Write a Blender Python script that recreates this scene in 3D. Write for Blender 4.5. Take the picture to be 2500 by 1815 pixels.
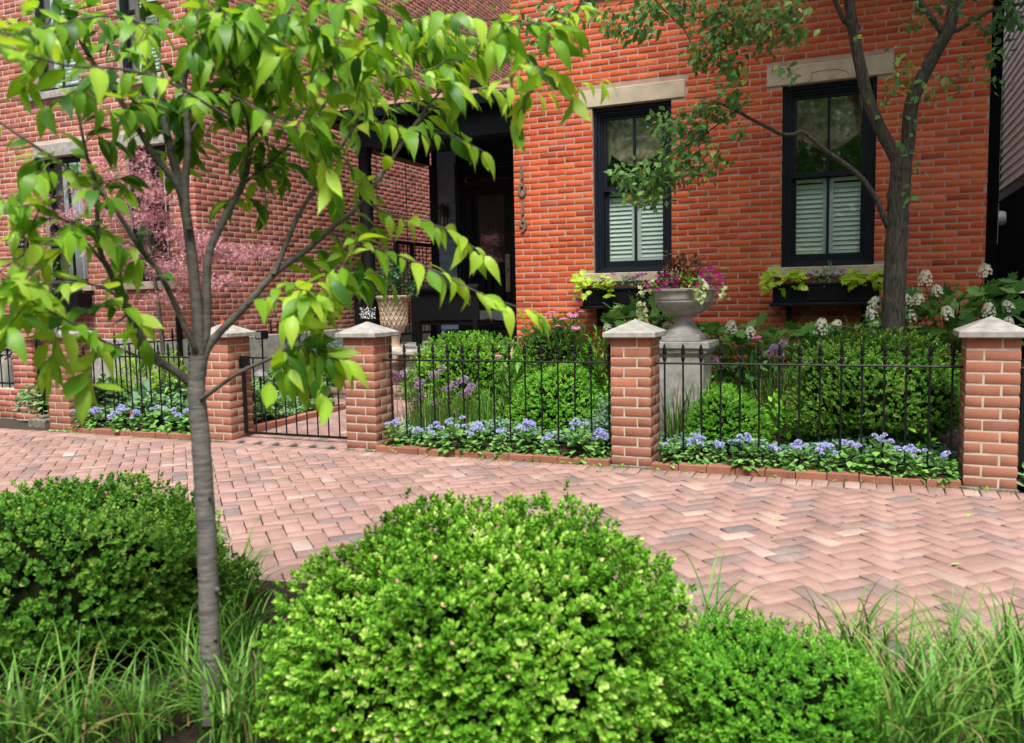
import bpy, math, random
import numpy as np
from mathutils import Vector, Matrix

rng = np.random.default_rng(7)
random.seed(7)
for o in list(bpy.data.objects):
    bpy.data.objects.remove(o)
SC = bpy.context.scene
COL = SC.collection
PI = math.pi

# ------------------------------------------------------------------ camera
FPX, PITCH, ROLL, YAW, CAMH = 2009.44, math.radians(5.1368), math.radians(1.1798), math.radians(23.0958), 1.335
_c, _s = math.cos(YAW), math.sin(YAW)
_cp, _sp = math.cos(PITCH), math.sin(PITCH)
_cr, _sr = math.cos(ROLL), math.sin(ROLL)
_r0 = np.array([_c, _s, 0.0]); F0 = np.array([-_s*_cp, _c*_cp, -_sp]); _u0 = np.array([-_s*_sp, _c*_sp, _cp])
R0 = _cr*_r0 - _sr*_u0; U0 = _sr*_r0 + _cr*_u0
CAM = np.array([0.0, 0.0, CAMH])
cam_d = bpy.data.cameras.new('camera'); cam = bpy.data.objects.new('camera', cam_d); COL.objects.link(cam)
cam_d.sensor_fit = 'HORIZONTAL'; cam_d.sensor_width = 36.0; cam_d.lens = FPX/2500*36.0
cam_d.clip_start = 0.05; cam_d.clip_end = 500
cam.matrix_world = Matrix(((R0[0], U0[0], -F0[0], 0), (R0[1], U0[1], -F0[1], 0), (R0[2], U0[2], -F0[2], CAMH), (0, 0, 0, 1)))
cam_d.dof.use_dof = True; cam_d.dof.focus_distance = 7.4; cam_d.dof.aperture_fstop = 3.2
SC.camera = cam

# ------------------------------------------------------------------ sky, sun, exposure
W = bpy.data.worlds.new('World'); SC.world = W; W.use_nodes = True
wn = W.node_tree; wn.nodes.clear()
SUN_EL, SUN_AZ = math.radians(60), math.radians(158)     # azimuth: clockwise from +Y (north)
sky = wn.nodes.new('ShaderNodeTexSky'); sky.sky_type = 'NISHITA'; sky.sun_disc = False
sky.sun_elevation = SUN_EL; sky.sun_rotation = SUN_AZ; sky.dust_density = 4.0; sky.air_density = 1.0; sky.ozone_density = 1.0
hsv = wn.nodes.new('ShaderNodeHueSaturation'); hsv.inputs['Saturation'].default_value = 0.35
bg = wn.nodes.new('ShaderNodeBackground'); bg.inputs['Strength'].default_value = 0.085
wo = wn.nodes.new('ShaderNodeOutputWorld')
wn.links.new(sky.outputs[0], hsv.inputs['Color']); wn.links.new(hsv.outputs[0], bg.inputs['Color']); wn.links.new(bg.outputs[0], wo.inputs[0])
sun_d = bpy.data.lights.new('sun', 'SUN'); sun_d.energy = 3.5; sun_d.angle = math.radians(24); sun_d.color = (1.0, 0.96, 0.9)
sun = bpy.data.objects.new('sun', sun_d); COL.objects.link(sun)
sdir = Vector((math.sin(SUN_AZ)*math.cos(SUN_EL), math.cos(SUN_AZ)*math.cos(SUN_EL), math.sin(SUN_EL)))
sun.rotation_euler = sdir.to_track_quat('Z', 'Y').to_euler(); sun.location = (0, -3, 12)
VS = SC.view_settings
VS.view_transform = 'Standard'; VS.look = 'None'; VS.exposure = 0.88; VS.gamma = 1.0; VS.use_curve_mapping = False
SC.render.resolution_x = 1024; SC.render.resolution_y = 743
SC.render.engine = 'CYCLES'
SC.cycles.use_adaptive_sampling = True; SC.cycles.adaptive_threshold = 0.025
SC.cycles.max_bounces = 4; SC.cycles.diffuse_bounces = 2; SC.cycles.glossy_bounces = 2; SC.cycles.transmission_bounces = 4; SC.cycles.transparent_max_bounces = 6

# ------------------------------------------------------------------ helpers: pixels <-> world
def ray(u, v): return R0*(u-1250)/FPX - U0*(v-907.5)/FPX + F0
def aY(u, v, Y): d = ray(u, v); return CAM + d*(Y/d[1])
def aX(u, v, X): d = ray(u, v); return CAM + d*(X/d[0])
def aZ(u, v, Z): d = ray(u, v); return CAM + d*((Z-CAMH)/d[2])
def aD(u, v, dep): return CAM + ray(u, v)*dep
def proj(P):
    d = np.asarray(P, float) - CAM; z = d @ F0
    return 1250+FPX*(d @ R0)/z, 907.5-FPX*(d @ U0)/z, z

# ------------------------------------------------------------------ materials
def new_mat(name):
    m = bpy.data.materials.new(name); m.use_nodes = True
    nt = m.node_tree; b = nt.nodes['Principled BSDF']
    return m, nt, b
def nd(nt, t, **kw):
    n = nt.nodes.new('ShaderNode'+t)
    for k, v in kw.items(): setattr(n, k, v)
    return n
def ramp(nt, stops):
    r = nd(nt, 'ValToRGB'); el = r.color_ramp.elements
    while len(el) < len(stops): el.new(0.5)
    for e, (p, c) in zip(el, stops): e.position = p; e.color = (*c, 1)
    return r
def surf(name, col, rough=0.6, metal=0.0, var=0.15, scale=12.0, bump=0.15, bscale=60.0, col2=None, spec=0.4, detail=5, bdist=0.004):
    """plain surface: base colour with world-space noise variation and fine bump"""
    m, nt, b = new_mat(name)
    geo = nd(nt, 'NewGeometry')
    n1 = nd(nt, 'TexNoise'); n1.inputs['Scale'].default_value = scale; n1.inputs['Detail'].default_value = detail
    nt.links.new(geo.outputs['Position'], n1.inputs['Vector'])
    c2 = col2 if col2 else tuple(max(0, c*(1-var*2)) for c in col)
    r = ramp(nt, [(0.3, c2), (0.65, col)])
    nt.links.new(n1.outputs['Fac'], r.inputs[0]); nt.links.new(r.outputs[0], b.inputs['Base Color'])
    b.inputs['Roughness'].default_value = rough; b.inputs['Metallic'].default_value = metal
    b.inputs['Specular IOR Level'].default_value = spec
    if bump > 0:
        n2 = nd(nt, 'TexNoise'); n2.inputs['Scale'].default_value = bscale; n2.inputs['Detail'].default_value = 6
        nt.links.new(geo.outputs['Position'], n2.inputs['Vector'])
        bp = nd(nt, 'Bump'); bp.inputs['Strength'].default_value = bump; bp.inputs['Distance'].default_value = bdist
        nt.links.new(n2.outputs['Fac'], bp.inputs['Height']); nt.links.new(bp.outputs[0], b.inputs['Normal'])
    return m
def brickmat(name, stops, rough=0.85, blotch=0.35, bump=0.5, pale=(0.5, 0.42, 0.36), pale_amt=0.25, bscale=90, weather=0.72, wscale=(2.6, 2.6, 0.7)):
    """fired clay: each brick's own tone from the mesh attribute, speckle and pale bloom from noise"""
    m, nt, b = new_mat(name)
    at = nd(nt, 'Attribute'); at.attribute_name = 'tone'
    geo = nd(nt, 'NewGeometry')
    n1 = nd(nt, 'TexNoise'); n1.inputs['Scale'].default_value = 38; n1.inputs['Detail'].default_value = 6; n1.inputs['Roughness'].default_value = 0.7
    nt.links.new(geo.outputs['Position'], n1.inputs['Vector'])
    ma = nd(nt, 'Math', operation='MULTIPLY_ADD'); ma.inputs[1].default_value = blotch; nt.links.new(n1.outputs['Fac'], ma.inputs[0])
    nt.links.new(at.outputs['Fac'], ma.inputs[2])
    su = nd(nt, 'Math', operation='SUBTRACT'); su.inputs[1].default_value = blotch*0.5; nt.links.new(ma.outputs[0], su.inputs[0])
    r = ramp(nt, stops); nt.links.new(su.outputs[0], r.inputs[0])
    n3 = nd(nt, 'TexNoise'); n3.inputs['Scale'].default_value = 3.1; n3.inputs['Detail'].default_value = 8; n3.inputs['Roughness'].default_value = 0.75
    nt.links.new(geo.outputs['Position'], n3.inputs['Vector'])
    r3 = ramp(nt, [(0.52, (0, 0, 0)), (0.75, (1, 1, 1))]); nt.links.new(n3.outputs['Fac'], r3.inputs[0])
    m3 = nd(nt, 'Math', operation='MULTIPLY'); m3.inputs[1].default_value = pale_amt; nt.links.new(r3.outputs[0], m3.inputs[0])
    mx = nd(nt, 'Mix', data_type='RGBA'); nt.links.new(m3.outputs[0], mx.inputs[0]); nt.links.new(r.outputs[0], mx.inputs[6]); mx.inputs[7].default_value = (*pale, 1)
    mpw = nd(nt, 'Mapping'); mpw.inputs['Scale'].default_value = wscale; nt.links.new(geo.outputs['Position'], mpw.inputs['Vector'])
    n5 = nd(nt, 'TexNoise'); n5.inputs['Scale'].default_value = 1.0; n5.inputs['Detail'].default_value = 6; n5.inputs['Roughness'].default_value = 0.7; nt.links.new(mpw.outputs[0], n5.inputs['Vector'])
    r5 = ramp(nt, [(0.34, (weather,)*3), (0.6, (1, 1, 1))]); nt.links.new(n5.outputs['Fac'], r5.inputs[0])
    mw_ = nd(nt, 'Mix', data_type='RGBA', blend_type='MULTIPLY'); mw_.inputs[0].default_value = 1.0; nt.links.new(mx.outputs[2], mw_.inputs[6]); nt.links.new(r5.outputs[0], mw_.inputs[7])
    nt.links.new(mw_.outputs[2], b.inputs['Base Color'])
    n2 = nd(nt, 'TexNoise'); n2.inputs['Scale'].default_value = bscale; n2.inputs['Detail'].default_value = 7; n2.inputs['Roughness'].default_value = 0.65
    nt.links.new(geo.outputs['Position'], n2.inputs['Vector'])
    bp = nd(nt, 'Bump'); bp.inputs['Strength'].default_value = bump; bp.inputs['Distance'].default_value = 0.006
    nt.links.new(n2.outputs['Fac'], bp.inputs['Height']); nt.links.new(bp.outputs[0], b.inputs['Normal'])
    b.inputs['Roughness'].default_value = rough; b.inputs['Specular IOR Level'].default_value = 0.25
    return m
def leafmat(name, stops, trans=0.35, rough=0.45, spec=0.4, tcol=None):
    """leaf: own tone per leaf from the mesh attribute or the object, light passing through the blade"""
    m, nt, b = new_mat(name)
    at = nd(nt, 'Attribute'); at.attribute_name = 'tone'
    r = ramp(nt, stops); nt.links.new(at.outputs['Fac'], r.inputs[0])
    nt.links.new(r.outputs[0], b.inputs['Base Color']); b.inputs['Roughness'].default_value = rough
    b.inputs['Specular IOR Level'].default_value = spec
    tr = nd(nt, 'BsdfTranslucent')
    if tcol:
        mm = nd(nt, 'Mix', data_type='RGBA', blend_type='MULTIPLY'); mm.inputs[0].default_value = 1.0
        nt.links.new(r.outputs[0], mm.inputs[6]); mm.inputs[7].default_value = (*tcol, 1); nt.links.new(mm.outputs[2], tr.inputs[0])
    else: nt.links.new(r.outputs[0], tr.inputs[0])
    ms = nd(nt, 'MixShader'); ms.inputs[0].default_value = trans
    out = nt.nodes['Material Output']
    nt.links.new(b.outputs[0], ms.inputs[1]); nt.links.new(tr.outputs[0], ms.inputs[2]); nt.links.new(ms.outputs[0], out.inputs[0])
    return m
def barkmat(name, c1, c2, vs, bump=0.6, rings=False):
    m, nt, b = new_mat(name)
    geo = nd(nt, 'NewGeometry'); mp = nd(nt, 'Mapping'); mp.inputs['Scale'].default_value = vs
    nt.links.new(geo.outputs['Position'], mp.inputs['Vector'])
    n = nd(nt, 'TexNoise'); n.inputs['Scale'].default_value = 1.0; n.inputs['Detail'].default_value = 7; n.inputs['Roughness'].default_value = 0.65
    nt.links.new(mp.outputs[0], n.inputs['Vector'])
    r = ramp(nt, [(0.36, c2), (0.62, c1)]); nt.links.new(n.outputs['Fac'], r.inputs[0]); nt.links.new(r.outputs[0], b.inputs['Base Color'])
    bp = nd(nt, 'Bump'); bp.inputs['Strength'].default_value = bump; bp.inputs['Distance'].default_value = 0.012
    nt.links.new(n.outputs['Fac'], bp.inputs['Height']); nt.links.new(bp.outputs[0], b.inputs['Normal'])
    b.inputs['Roughness'].default_value = 0.8; b.inputs['Specular IOR Level'].default_value = 0.25
    return m
M = {}
M['brick_house'] = brickmat('orange house brick', [(0.0, (0.24, 0.05, 0.03)), (0.35, (0.45, 0.075, 0.028)), (0.7, (0.57, 0.112, 0.038)), (1.0, (0.66, 0.19, 0.075))], pale_amt=0.14, weather=0.8)
M['mortar_house'] = surf('house mortar', (0.44, 0.29, 0.235), 0.95, var=0.12, scale=9, bump=0.4, bscale=150)
M['brick_left'] = brickmat('dark red brick', [(0.0, (0.22, 0.075, 0.06)), (0.4, (0.37, 0.115, 0.08)), (0.75, (0.46, 0.145, 0.098)), (1.0, (0.50, 0.21, 0.15))], pale_amt=0.12)
M['mortar_left'] = surf('pale lime mortar', (0.60, 0.48, 0.41), 0.95, var=0.1, scale=9, bump=0.4, bscale=150)
M['brick_pillar'] = brickmat('tan red pillar brick', [(0.0, (0.24, 0.10, 0.066)), (0.4, (0.31, 0.132, 0.084)), (0.75, (0.37, 0.15, 0.092)), (1.0, (0.44, 0.145, 0.078))], blotch=0.3, pale_amt=0.16, bump=0.5, weather=0.8)
M['mortar_pillar'] = surf('cream mortar', (0.50, 0.43, 0.345), 0.95, var=0.12, scale=20, bump=0.5, bscale=200)
M['paver'] = brickmat('worn sidewalk brick', [(0.0, (0.17, 0.145, 0.14)), (0.14, (0.245, 0.185, 0.17)), (0.35, (0.31, 0.19, 0.162)), (0.7, (0.38, 0.235, 0.203)), (0.88, (0.42, 0.295, 0.255)), (1.0, (0.47, 0.37, 0.32))], blotch=0.34, pale=(0.50, 0.43, 0.41), pale_amt=0.45, bump=0.35, weather=0.74, wscale=(1.7, 1.7, 1.7))
M['sand'] = surf('joint sand and dirt', (0.055, 0.042, 0.032), 0.95, var=0.3, scale=30, bump=0.5, bscale=200)
M['soil'] = surf('dark garden soil', (0.045, 0.028, 0.018), 0.95, var=0.35, scale=25, bump=0.9, bscale=70, bdist=0.02)
M['lime'] = surf('buff limestone', (0.50, 0.42, 0.31), 0.9, var=0.12, scale=7, bump=0.4, bscale=80)
M['cast'] = surf('grey cast stone', (0.37, 0.355, 0.325), 0.85, var=0.2, scale=14, bump=0.35, bscale=120)
M['terra'] = surf('buff terracotta', (0.50, 0.38, 0.27), 0.85, var=0.22, scale=16, bump=0.4, bscale=90)
M['iron'] = surf('black wrought iron', (0.007, 0.008, 0.010), 0.5, var=0.2, scale=40, bump=0.25, bscale=220, spec=0.25)
M['navy'] = surf('navy black paint', (0.007, 0.011, 0.018), 0.5, var=0.15, scale=15, bump=0.08, bscale=90, spec=0.22)
M['siding'] = surf('slate blue siding paint', (0.19, 0.28, 0.37), 0.5, var=0.12, scale=6, bump=0.1, bscale=90)
M['blackpaint'] = surf('black paint', (0.005, 0.005, 0.006), 0.5, var=0.1, scale=15, bump=0.06, bscale=60, spec=0.18)
M['copper'] = surf('weathered copper sheet', (0.50, 0.27, 0.20), 0.5, metal=0.3, var=0.15, scale=6, bump=0.1)
M['shutter'] = surf('white shutter paint', (0.58, 0.70, 0.64), 0.5, var=0.03, scale=5, bump=0.03)
M['fabric'] = surf('cream curtain cloth', (0.26, 0.225, 0.15), 0.9, var=0.3, scale=20, bump=0.3, bscale=90)
M['room'] = surf('dim room wall', (0.05, 0.045, 0.04), 0.9, var=0.1, bump=0)
M['whitewood'] = surf('white clapboard', (0.6, 0.62, 0.65), 0.6, var=0.06, scale=6, bump=0.08)
M['brass'] = surf('aged brass', (0.36, 0.33, 0.20), 0.4, metal=0.5, var=0.3, scale=30, bump=0.15)
M['pewter'] = surf('dull pewter', (0.17, 0.125, 0.09), 0.6, var=0.15, scale=60, bump=0.05)
M['steel'] = surf('grey painted steel', (0.34, 0.37, 0.40), 0.4, metal=0.4, var=0.1, bump=0.05)
M['orange'] = surf('orange plastic', (0.80, 0.10, 0.03), 0.5, var=0.05, bump=0)
M['whiteplastic'] = surf('white plastic', (0.75, 0.75, 0.72), 0.4, var=0.03, bump=0)
M['concrete'] = surf('mossy concrete', (0.20, 0.19, 0.15), 0.95, var=0.3, scale=30, bump=0.6, bscale=120)
M['greycap'] = surf('grey downlight', (0.30, 0.30, 0.29), 0.5, var=0.1, bump=0.1)
M['rust'] = surf('dark bronze post', (0.07, 0.05, 0.04), 0.6, metal=0.3, var=0.2, bump=0.1)
M['bark_young'] = barkmat('smooth grey bark', (0.20, 0.183, 0.168), (0.095, 0.086, 0.082), (16, 16, 90), 0.5)
M['bark_branch'] = barkmat('grey brown branch bark', (0.13, 0.115, 0.10), (0.06, 0.052, 0.048), (20, 20, 60), 0.4)
M['bark_old'] = barkmat('furrowed bark', (0.115, 0.105, 0.085), (0.026, 0.024, 0.02), (70, 70, 9), 1.0)
M['twig'] = surf('brown twig', (0.07, 0.05, 0.038), 0.8, var=0.25, scale=60, bump=0.3)
M['stem'] = surf('green stem', (0.10, 0.17, 0.05), 0.6, var=0.2, scale=40, bump=0.1)
M['alley_black'] = surf('near black alley boards', (0.006, 0.006, 0.007), 0.95, var=0.2, scale=12, bump=0.2, spec=0.02)  # near black with hardly any sheen, so the alley stays black
M['lf_tree'] = leafmat('cherry leaf', [(0.0, (0.025, 0.10, 0.022)), (0.4, (0.07, 0.21, 0.022)), (0.7, (0.19, 0.40, 0.025)), (1.0, (0.40, 0.60, 0.06))], 0.45, 0.42, 0.32, (1.35, 1.2, 0.45))
M['lf_rtree'] = leafmat('small tree leaf', [(0.0, (0.04, 0.13, 0.04)), (0.6, (0.12, 0.30, 0.07)), (0.93, (0.22, 0.42, 0.07)), (1.0, (0.52, 0.48, 0.06))], 0.3, 0.4)
M['lf_box'] = leafmat('boxwood leaf', [(0.0, (0.035, 0.12, 0.008)), (0.5, (0.15, 0.39, 0.025)), (0.85, (0.36, 0.61, 0.08)), (0.97, (0.58, 0.72, 0.24)), (1.0, (0.72, 0.46, 0.28))], 0.15, 0.5, 0.22)  # pale upper tones paint leaf highlights; last stop is dead leaf
M['lf_boxdk'] = leafmat('deep boxwood leaf', [(0.0, (0.022, 0.08, 0.010)), (0.5, (0.085, 0.24, 0.022)), (0.9, (0.21, 0.41, 0.05)), (1.0, (0.38, 0.38, 0.12))], 0.15, 0.5, 0.22)
M['lf_boxlt'] = leafmat('spring green boxwood leaf', [(0.0, (0.045, 0.18, 0.012)), (0.5, (0.135, 0.41, 0.028)), (1.0, (0.33, 0.60, 0.08))], 0.15, 0.5, 0.22)
M['lf_grass'] = leafmat('lilyturf blade', [(0.0, (0.40, 0.30, 0.14)), (0.035, (0.34, 0.28, 0.10)), (0.06, (0.04, 0.13, 0.015)), (0.5, (0.11, 0.30, 0.03)), (1.0, (0.34, 0.56, 0.14))], 0.3, 0.45, 0.3)
M['lf_ager'] = leafmat('ageratum leaf', [(0.0, (0.05, 0.17, 0.03)), (0.5, (0.15, 0.36, 0.07)), (1.0, (0.30, 0.52, 0.13))], 0.3, 0.45)
M['fl_ager'] = leafmat('lavender blue fluff', [(0.0, (0.36, 0.38, 0.80)), (0.6, (0.55, 0.57, 0.92)), (1.0, (0.78, 0.78, 0.97))], 0.3, 0.9, 0.1)
M['lf_hyd'] = leafmat('oakleaf leaf', [(0.0, (0.03, 0.12, 0.025)), (0.6, (0.09, 0.26, 0.05)), (1.0, (0.24, 0.44, 0.09))], 0.32, 0.4)
M['fl_hyd'] = leafmat('ivory floret', [(0.0, (0.60, 0.62, 0.34)), (0.4, (0.86, 0.85, 0.68)), (1.0, (0.95, 0.94, 0.86))], 0.25, 0.7, 0.2)
M['lf_silver'] = leafmat('grey green leaf', [(0.0, (0.06, 0.16, 0.075)), (0.5, (0.16, 0.31, 0.17)), (1.0, (0.34, 0.48, 0.31))], 0.2, 0.6, 0.3)
M['lf_ivy'] = leafmat('ivy leaf', [(0.0, (0.025, 0.085, 0.03)), (0.5, (0.08, 0.21, 0.06)), (1.0, (0.30, 0.46, 0.20))], 0.2, 0.3, 0.5)
M['lf_chart'] = leafmat('chartreuse leaf', [(0.0, (0.22, 0.42, 0.015)), (0.6, (0.45, 0.70, 0.04)), (1.0, (0.66, 0.82, 0.16))], 0.4, 0.45)
M['lf_var'] = leafmat('cream edged leaf', [(0.0, (0.12, 0.24, 0.05)), (0.5, (0.40, 0.48, 0.18)), (1.0, (0.70, 0.70, 0.42))], 0.3, 0.5)
M['fl_pet'] = leafmat('magenta petal', [(0.0, (0.10, 0.004, 0.06)), (0.5, (0.38, 0.012, 0.20)), (1.0, (0.58, 0.05, 0.36))], 0.3, 0.6, 0.2)
M['fl_verb'] = leafmat('purple floret', [(0.0, (0.22, 0.01, 0.25)), (0.6, (0.42, 0.03, 0.42)), (1.0, (0.6, 0.15, 0.6))], 0.3, 0.7, 0.2)
M['lf_coleus'] = leafmat('burgundy and gold leaf', [(0.0, (0.05, 0.012, 0.02)), (0.5, (0.16, 0.04, 0.04)), (0.75, (0.30, 0.18, 0.06)), (1.0, (0.5, 0.45, 0.2))], 0.3, 0.5)
M['fl_cream'] = leafmat('pale yellow floret', [(0.0, (0.55, 0.50, 0.22)), (1.0, (0.82, 0.78, 0.50))], 0.25, 0.7, 0.2)
M['fl_all'] = leafmat('mauve floret', [(0.0, (0.30, 0.18, 0.34)), (0.6, (0.48, 0.30, 0.52)), (1.0, (0.64, 0.48, 0.64))], 0.3, 0.7, 0.2)
M['fl_cone'] = leafmat('pink ray petal', [(0.0, (0.60, 0.16, 0.36)), (1.0, (0.80, 0.32, 0.55))], 0.3, 0.6, 0.2)
M['cone'] = surf('rust red cone', (0.40, 0.08, 0.02), 0.8, var=0.3, scale=200, bump=0.6, bscale=400)
M['lf_maple'] = leafmat('pink maple leaf', [(0.0, (0.20, 0.07, 0.09)), (0.5, (0.52, 0.24, 0.27)), (1.0, (0.78, 0.46, 0.49))], 0.35, 0.6, 0.2)
M['lf_dark'] = leafmat('glossy dark leaf', [(0.0, (0.015, 0.065, 0.025)), (0.6, (0.04, 0.14, 0.05)), (1.0, (0.13, 0.28, 0.09))], 0.15, 0.25, 0.55)
M['lf_teal'] = leafmat('blue green leaf', [(0.0, (0.04, 0.12, 0.10)), (1.0, (0.16, 0.32, 0.26))], 0.15, 0.5)
M['lf_plum'] = leafmat('plum leaf', [(0.0, (0.02, 0.012, 0.03)), (1.0, (0.10, 0.05, 0.12))], 0.2, 0.5)
M['fl_white'] = leafmat('white floret', [(0.0, (0.62, 0.62, 0.66)), (1.0, (0.86, 0.86, 0.86))], 0.25, 0.7, 0.2)
M['core'] = surf('near black shade core', (0.010, 0.013, 0.005), 1.0, var=0.3, scale=40, bump=0.5, spec=0.0)  # near black filling inside shrubs, paints the shade between the leaves
mg, nt, b = new_mat('window glass')
out = nt.nodes['Material Output']; tr = nd(nt, 'BsdfTransparent'); gl = nd(nt, 'BsdfGlossy'); gl.inputs['Roughness'].default_value = 0.02
tr.inputs[0].default_value = (0.95, 0.99, 0.97, 1)
lw_ = nd(nt, 'LayerWeight'); lw_.inputs['Blend'].default_value = 0.5
pw_ = nd(nt, 'Math', operation='POWER'); pw_.inputs[1].default_value = 4.0; nt.links.new(lw_.outputs['Facing'], pw_.inputs[0])
fr = nd(nt, 'Math', operation='MULTIPLY_ADD'); fr.inputs[1].default_value = 0.85; fr.inputs[2].default_value = 0.2; nt.links.new(pw_.outputs[0], fr.inputs[0])
msx = nd(nt, 'MixShader'); nt.links.new(fr.outputs[0], msx.inputs[0]); nt.links.new(tr.outputs[0], msx.inputs[1]); nt.links.new(gl.outputs[0], msx.inputs[2]); nt.links.new(msx.outputs[0], out.inputs[0])
M['glass'] = mg

# ------------------------------------------------------------------ helpers: objects
def wt(p):
    return p.location.copy() if p.parent is None else p.location + p.matrix_parent_inverse.translation + wt(p.parent)
def link(o, parent=None, world=True):
    COL.objects.link(o)
    if parent is not None:
        o.parent = parent
        if world:
            o.matrix_parent_inverse = Matrix.Translation(-wt(parent))
    return o
def tag(o, label=None, cat=None, group=None, kind=None):
    if label: o['label'] = label
    if cat: o['category'] = cat
    if group: o['group'] = group
    if kind: o['kind'] = kind
    return o
def thing(name, label, cat, loc=(0, 0, 0), group=None):
    o = bpy.data.objects.new(name, None); o.empty_display_size = 0.1; COL.objects.link(o); o.location = Vector([float(x) for x in loc])
    return tag(o, label, cat, group)
def mesh_np(name, V, F, mat, tone=None, smooth=False):
    """V (n,3); F list of index tuples, or int array (m,k)"""
    me = bpy.data.meshes.new(name); V = np.asarray(V, np.float32)
    if isinstance(F, np.ndarray):
        k = F.shape[1]; m = F.shape[0]
        me.vertices.add(len(V)); me.vertices.foreach_set('co', V.ravel())
        me.loops.add(m*k); me.loops.foreach_set('vertex_index', F.ravel().astype(np.int32))
        me.polygons.add(m); me.polygons.foreach_set('loop_start', np.arange(0, m*k, k, dtype=np.int32))
        me.update(calc_edges=True)
    else:
        me.from_pydata(V.tolist(), [], F)
    if tone is not None:
        a = me.attributes.new('tone', 'FLOAT', 'POINT'); a.data.foreach_set('value', np.asarray(tone, np.float32))
    if smooth: me.polygons.foreach_set('use_smooth', np.ones(len(me.polygons), bool))
    me.materials.append(mat)
    return me
def mobj(name, me, parent=None, world=True):
    return link(bpy.data.objects.new(name, me), parent, world)
class MB:
    """collects shapes into one mesh"""
    def __init__(s): s.v = []; s.f = []
    def add(s, V, F):
        n = len(s.v); s.v += [tuple(map(float, p)) for p in V]; s.f += [tuple(i+n for i in f) for f in F]; return s
    def box(s, x0, x1, y0, y1, z0, z1, ch=0.0):
        if ch <= 0:
            V = [(x, y, z) for z in (z0, z1) for y in (y0, y1) for x in (x0, x1)]
            return s.add(V, [(0, 2, 3, 1), (4, 5, 7, 6), (0, 1, 5, 4), (2, 6, 7, 3), (0, 4, 6, 2), (1, 3, 7, 5)])
        rings = [(z0, ch), (z0+ch, 0), (z1-ch, 0), (z1, ch)]; V = []
        for z, i in rings: V += [(x0+i, y0+i, z), (x1-i, y0+i, z), (x1-i, y1-i, z), (x0+i, y1-i, z)]
        F = [(3, 2, 1, 0), (12, 13, 14, 15)]
        for r in range(3):
            for k in range(4): a = r*4+k; b = r*4+(k+1) % 4; F.append((a, b, b+4, a+4))
        return s.add(V, F)
    def tube(s, pts, rad, n=8, cap=True):
        P = [Vector([float(c) for c in p]) for p in pts]; rr = rad if hasattr(rad, '__len__') else [rad]*len(P)
        V = []; ref = None
        for i, p in enumerate(P):
            d = (P[min(i+1, len(P)-1)] - P[max(i-1, 0)]).normalized()
            if ref is None: ref = Vector((1, 0, 0)) if abs(d.x) < 0.8 else Vector((0, 1, 0))
            a = (ref - d*ref.dot(d)).normalized(); b = d.cross(a); ref = a
            V += [p + (a*math.cos(2*PI*k/n) + b*math.sin(2*PI*k/n))*rr[i] for k in range(n)]
        F = [(i*n+k, i*n+(k+1) % n, (i+1)*n+(k+1) % n, (i+1)*n+k) for i in range(len(P)-1) for k in range(n)]
        if cap: F += [tuple(range(n-1, -1, -1)), tuple(range((len(P)-1)*n, len(P)*n))]
        return s.add(V, F)
    def lathe(s, prof, cx=0, cy=0, n=24, cz=0, sx=1, sy=1, phase=0):
        V = [(cx+r*math.cos(2*PI*k/n+phase)*sx, cy+r*math.sin(2*PI*k/n+phase)*sy, cz+z) for r, z in prof for k in range(n)]
        F = [(i*n+k, i*n+(k+1) % n, (i+1)*n+(k+1) % n, (i+1)*n+k) for i in range(len(prof)-1) for k in range(n)]
        F += [tuple(range(n-1, -1, -1)), tuple(range((len(prof)-1)*n, len(prof)*n))]
        return s.add(V, F)
    def prism(s, poly, z0, z1):
        n = len(poly); V = [(x, y, z0) for x, y in poly] + [(x, y, z1) for x, y in poly]
        return s.add(V, [tuple(range(n-1, -1, -1)), tuple(range(n, 2*n))] + [(k, (k+1) % n, n+(k+1) % n, n+k) for k in range(n)])
    def build(s, name, mat, parent=None, world=True, smooth=False, ang=40):
        me = bpy.data.meshes.new(name); me.from_pydata(s.v, [], s.f); me.materials.append(M[mat] if isinstance(mat, str) else mat)
        if smooth:
            me.polygons.foreach_set('use_smooth', np.ones(len(me.polygons), bool))
            try: me.set_sharp_from_angle(angle=math.radians(ang))
            except Exception: pass
        return mobj(name, me, parent, world)
def one(name, mat, parent, *args, ch=0.0, world=True):
    return MB().box(*args, ch=ch).build(name, mat, parent, world)
def copy_tree(o, parent=None):
    c = o.copy(); COL.objects.link(c); c.parent = parent
    if parent is not None: c.matrix_parent_inverse = o.matrix_parent_inverse.copy()
    for ch in o.children: copy_tree(ch, c)
    return c
ORD = ['first', 'second', 'third', 'fourth', 'fifth', 'sixth', 'seventh', 'eighth', 'ninth', 'tenth', 'eleventh', 'twelfth']

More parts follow.
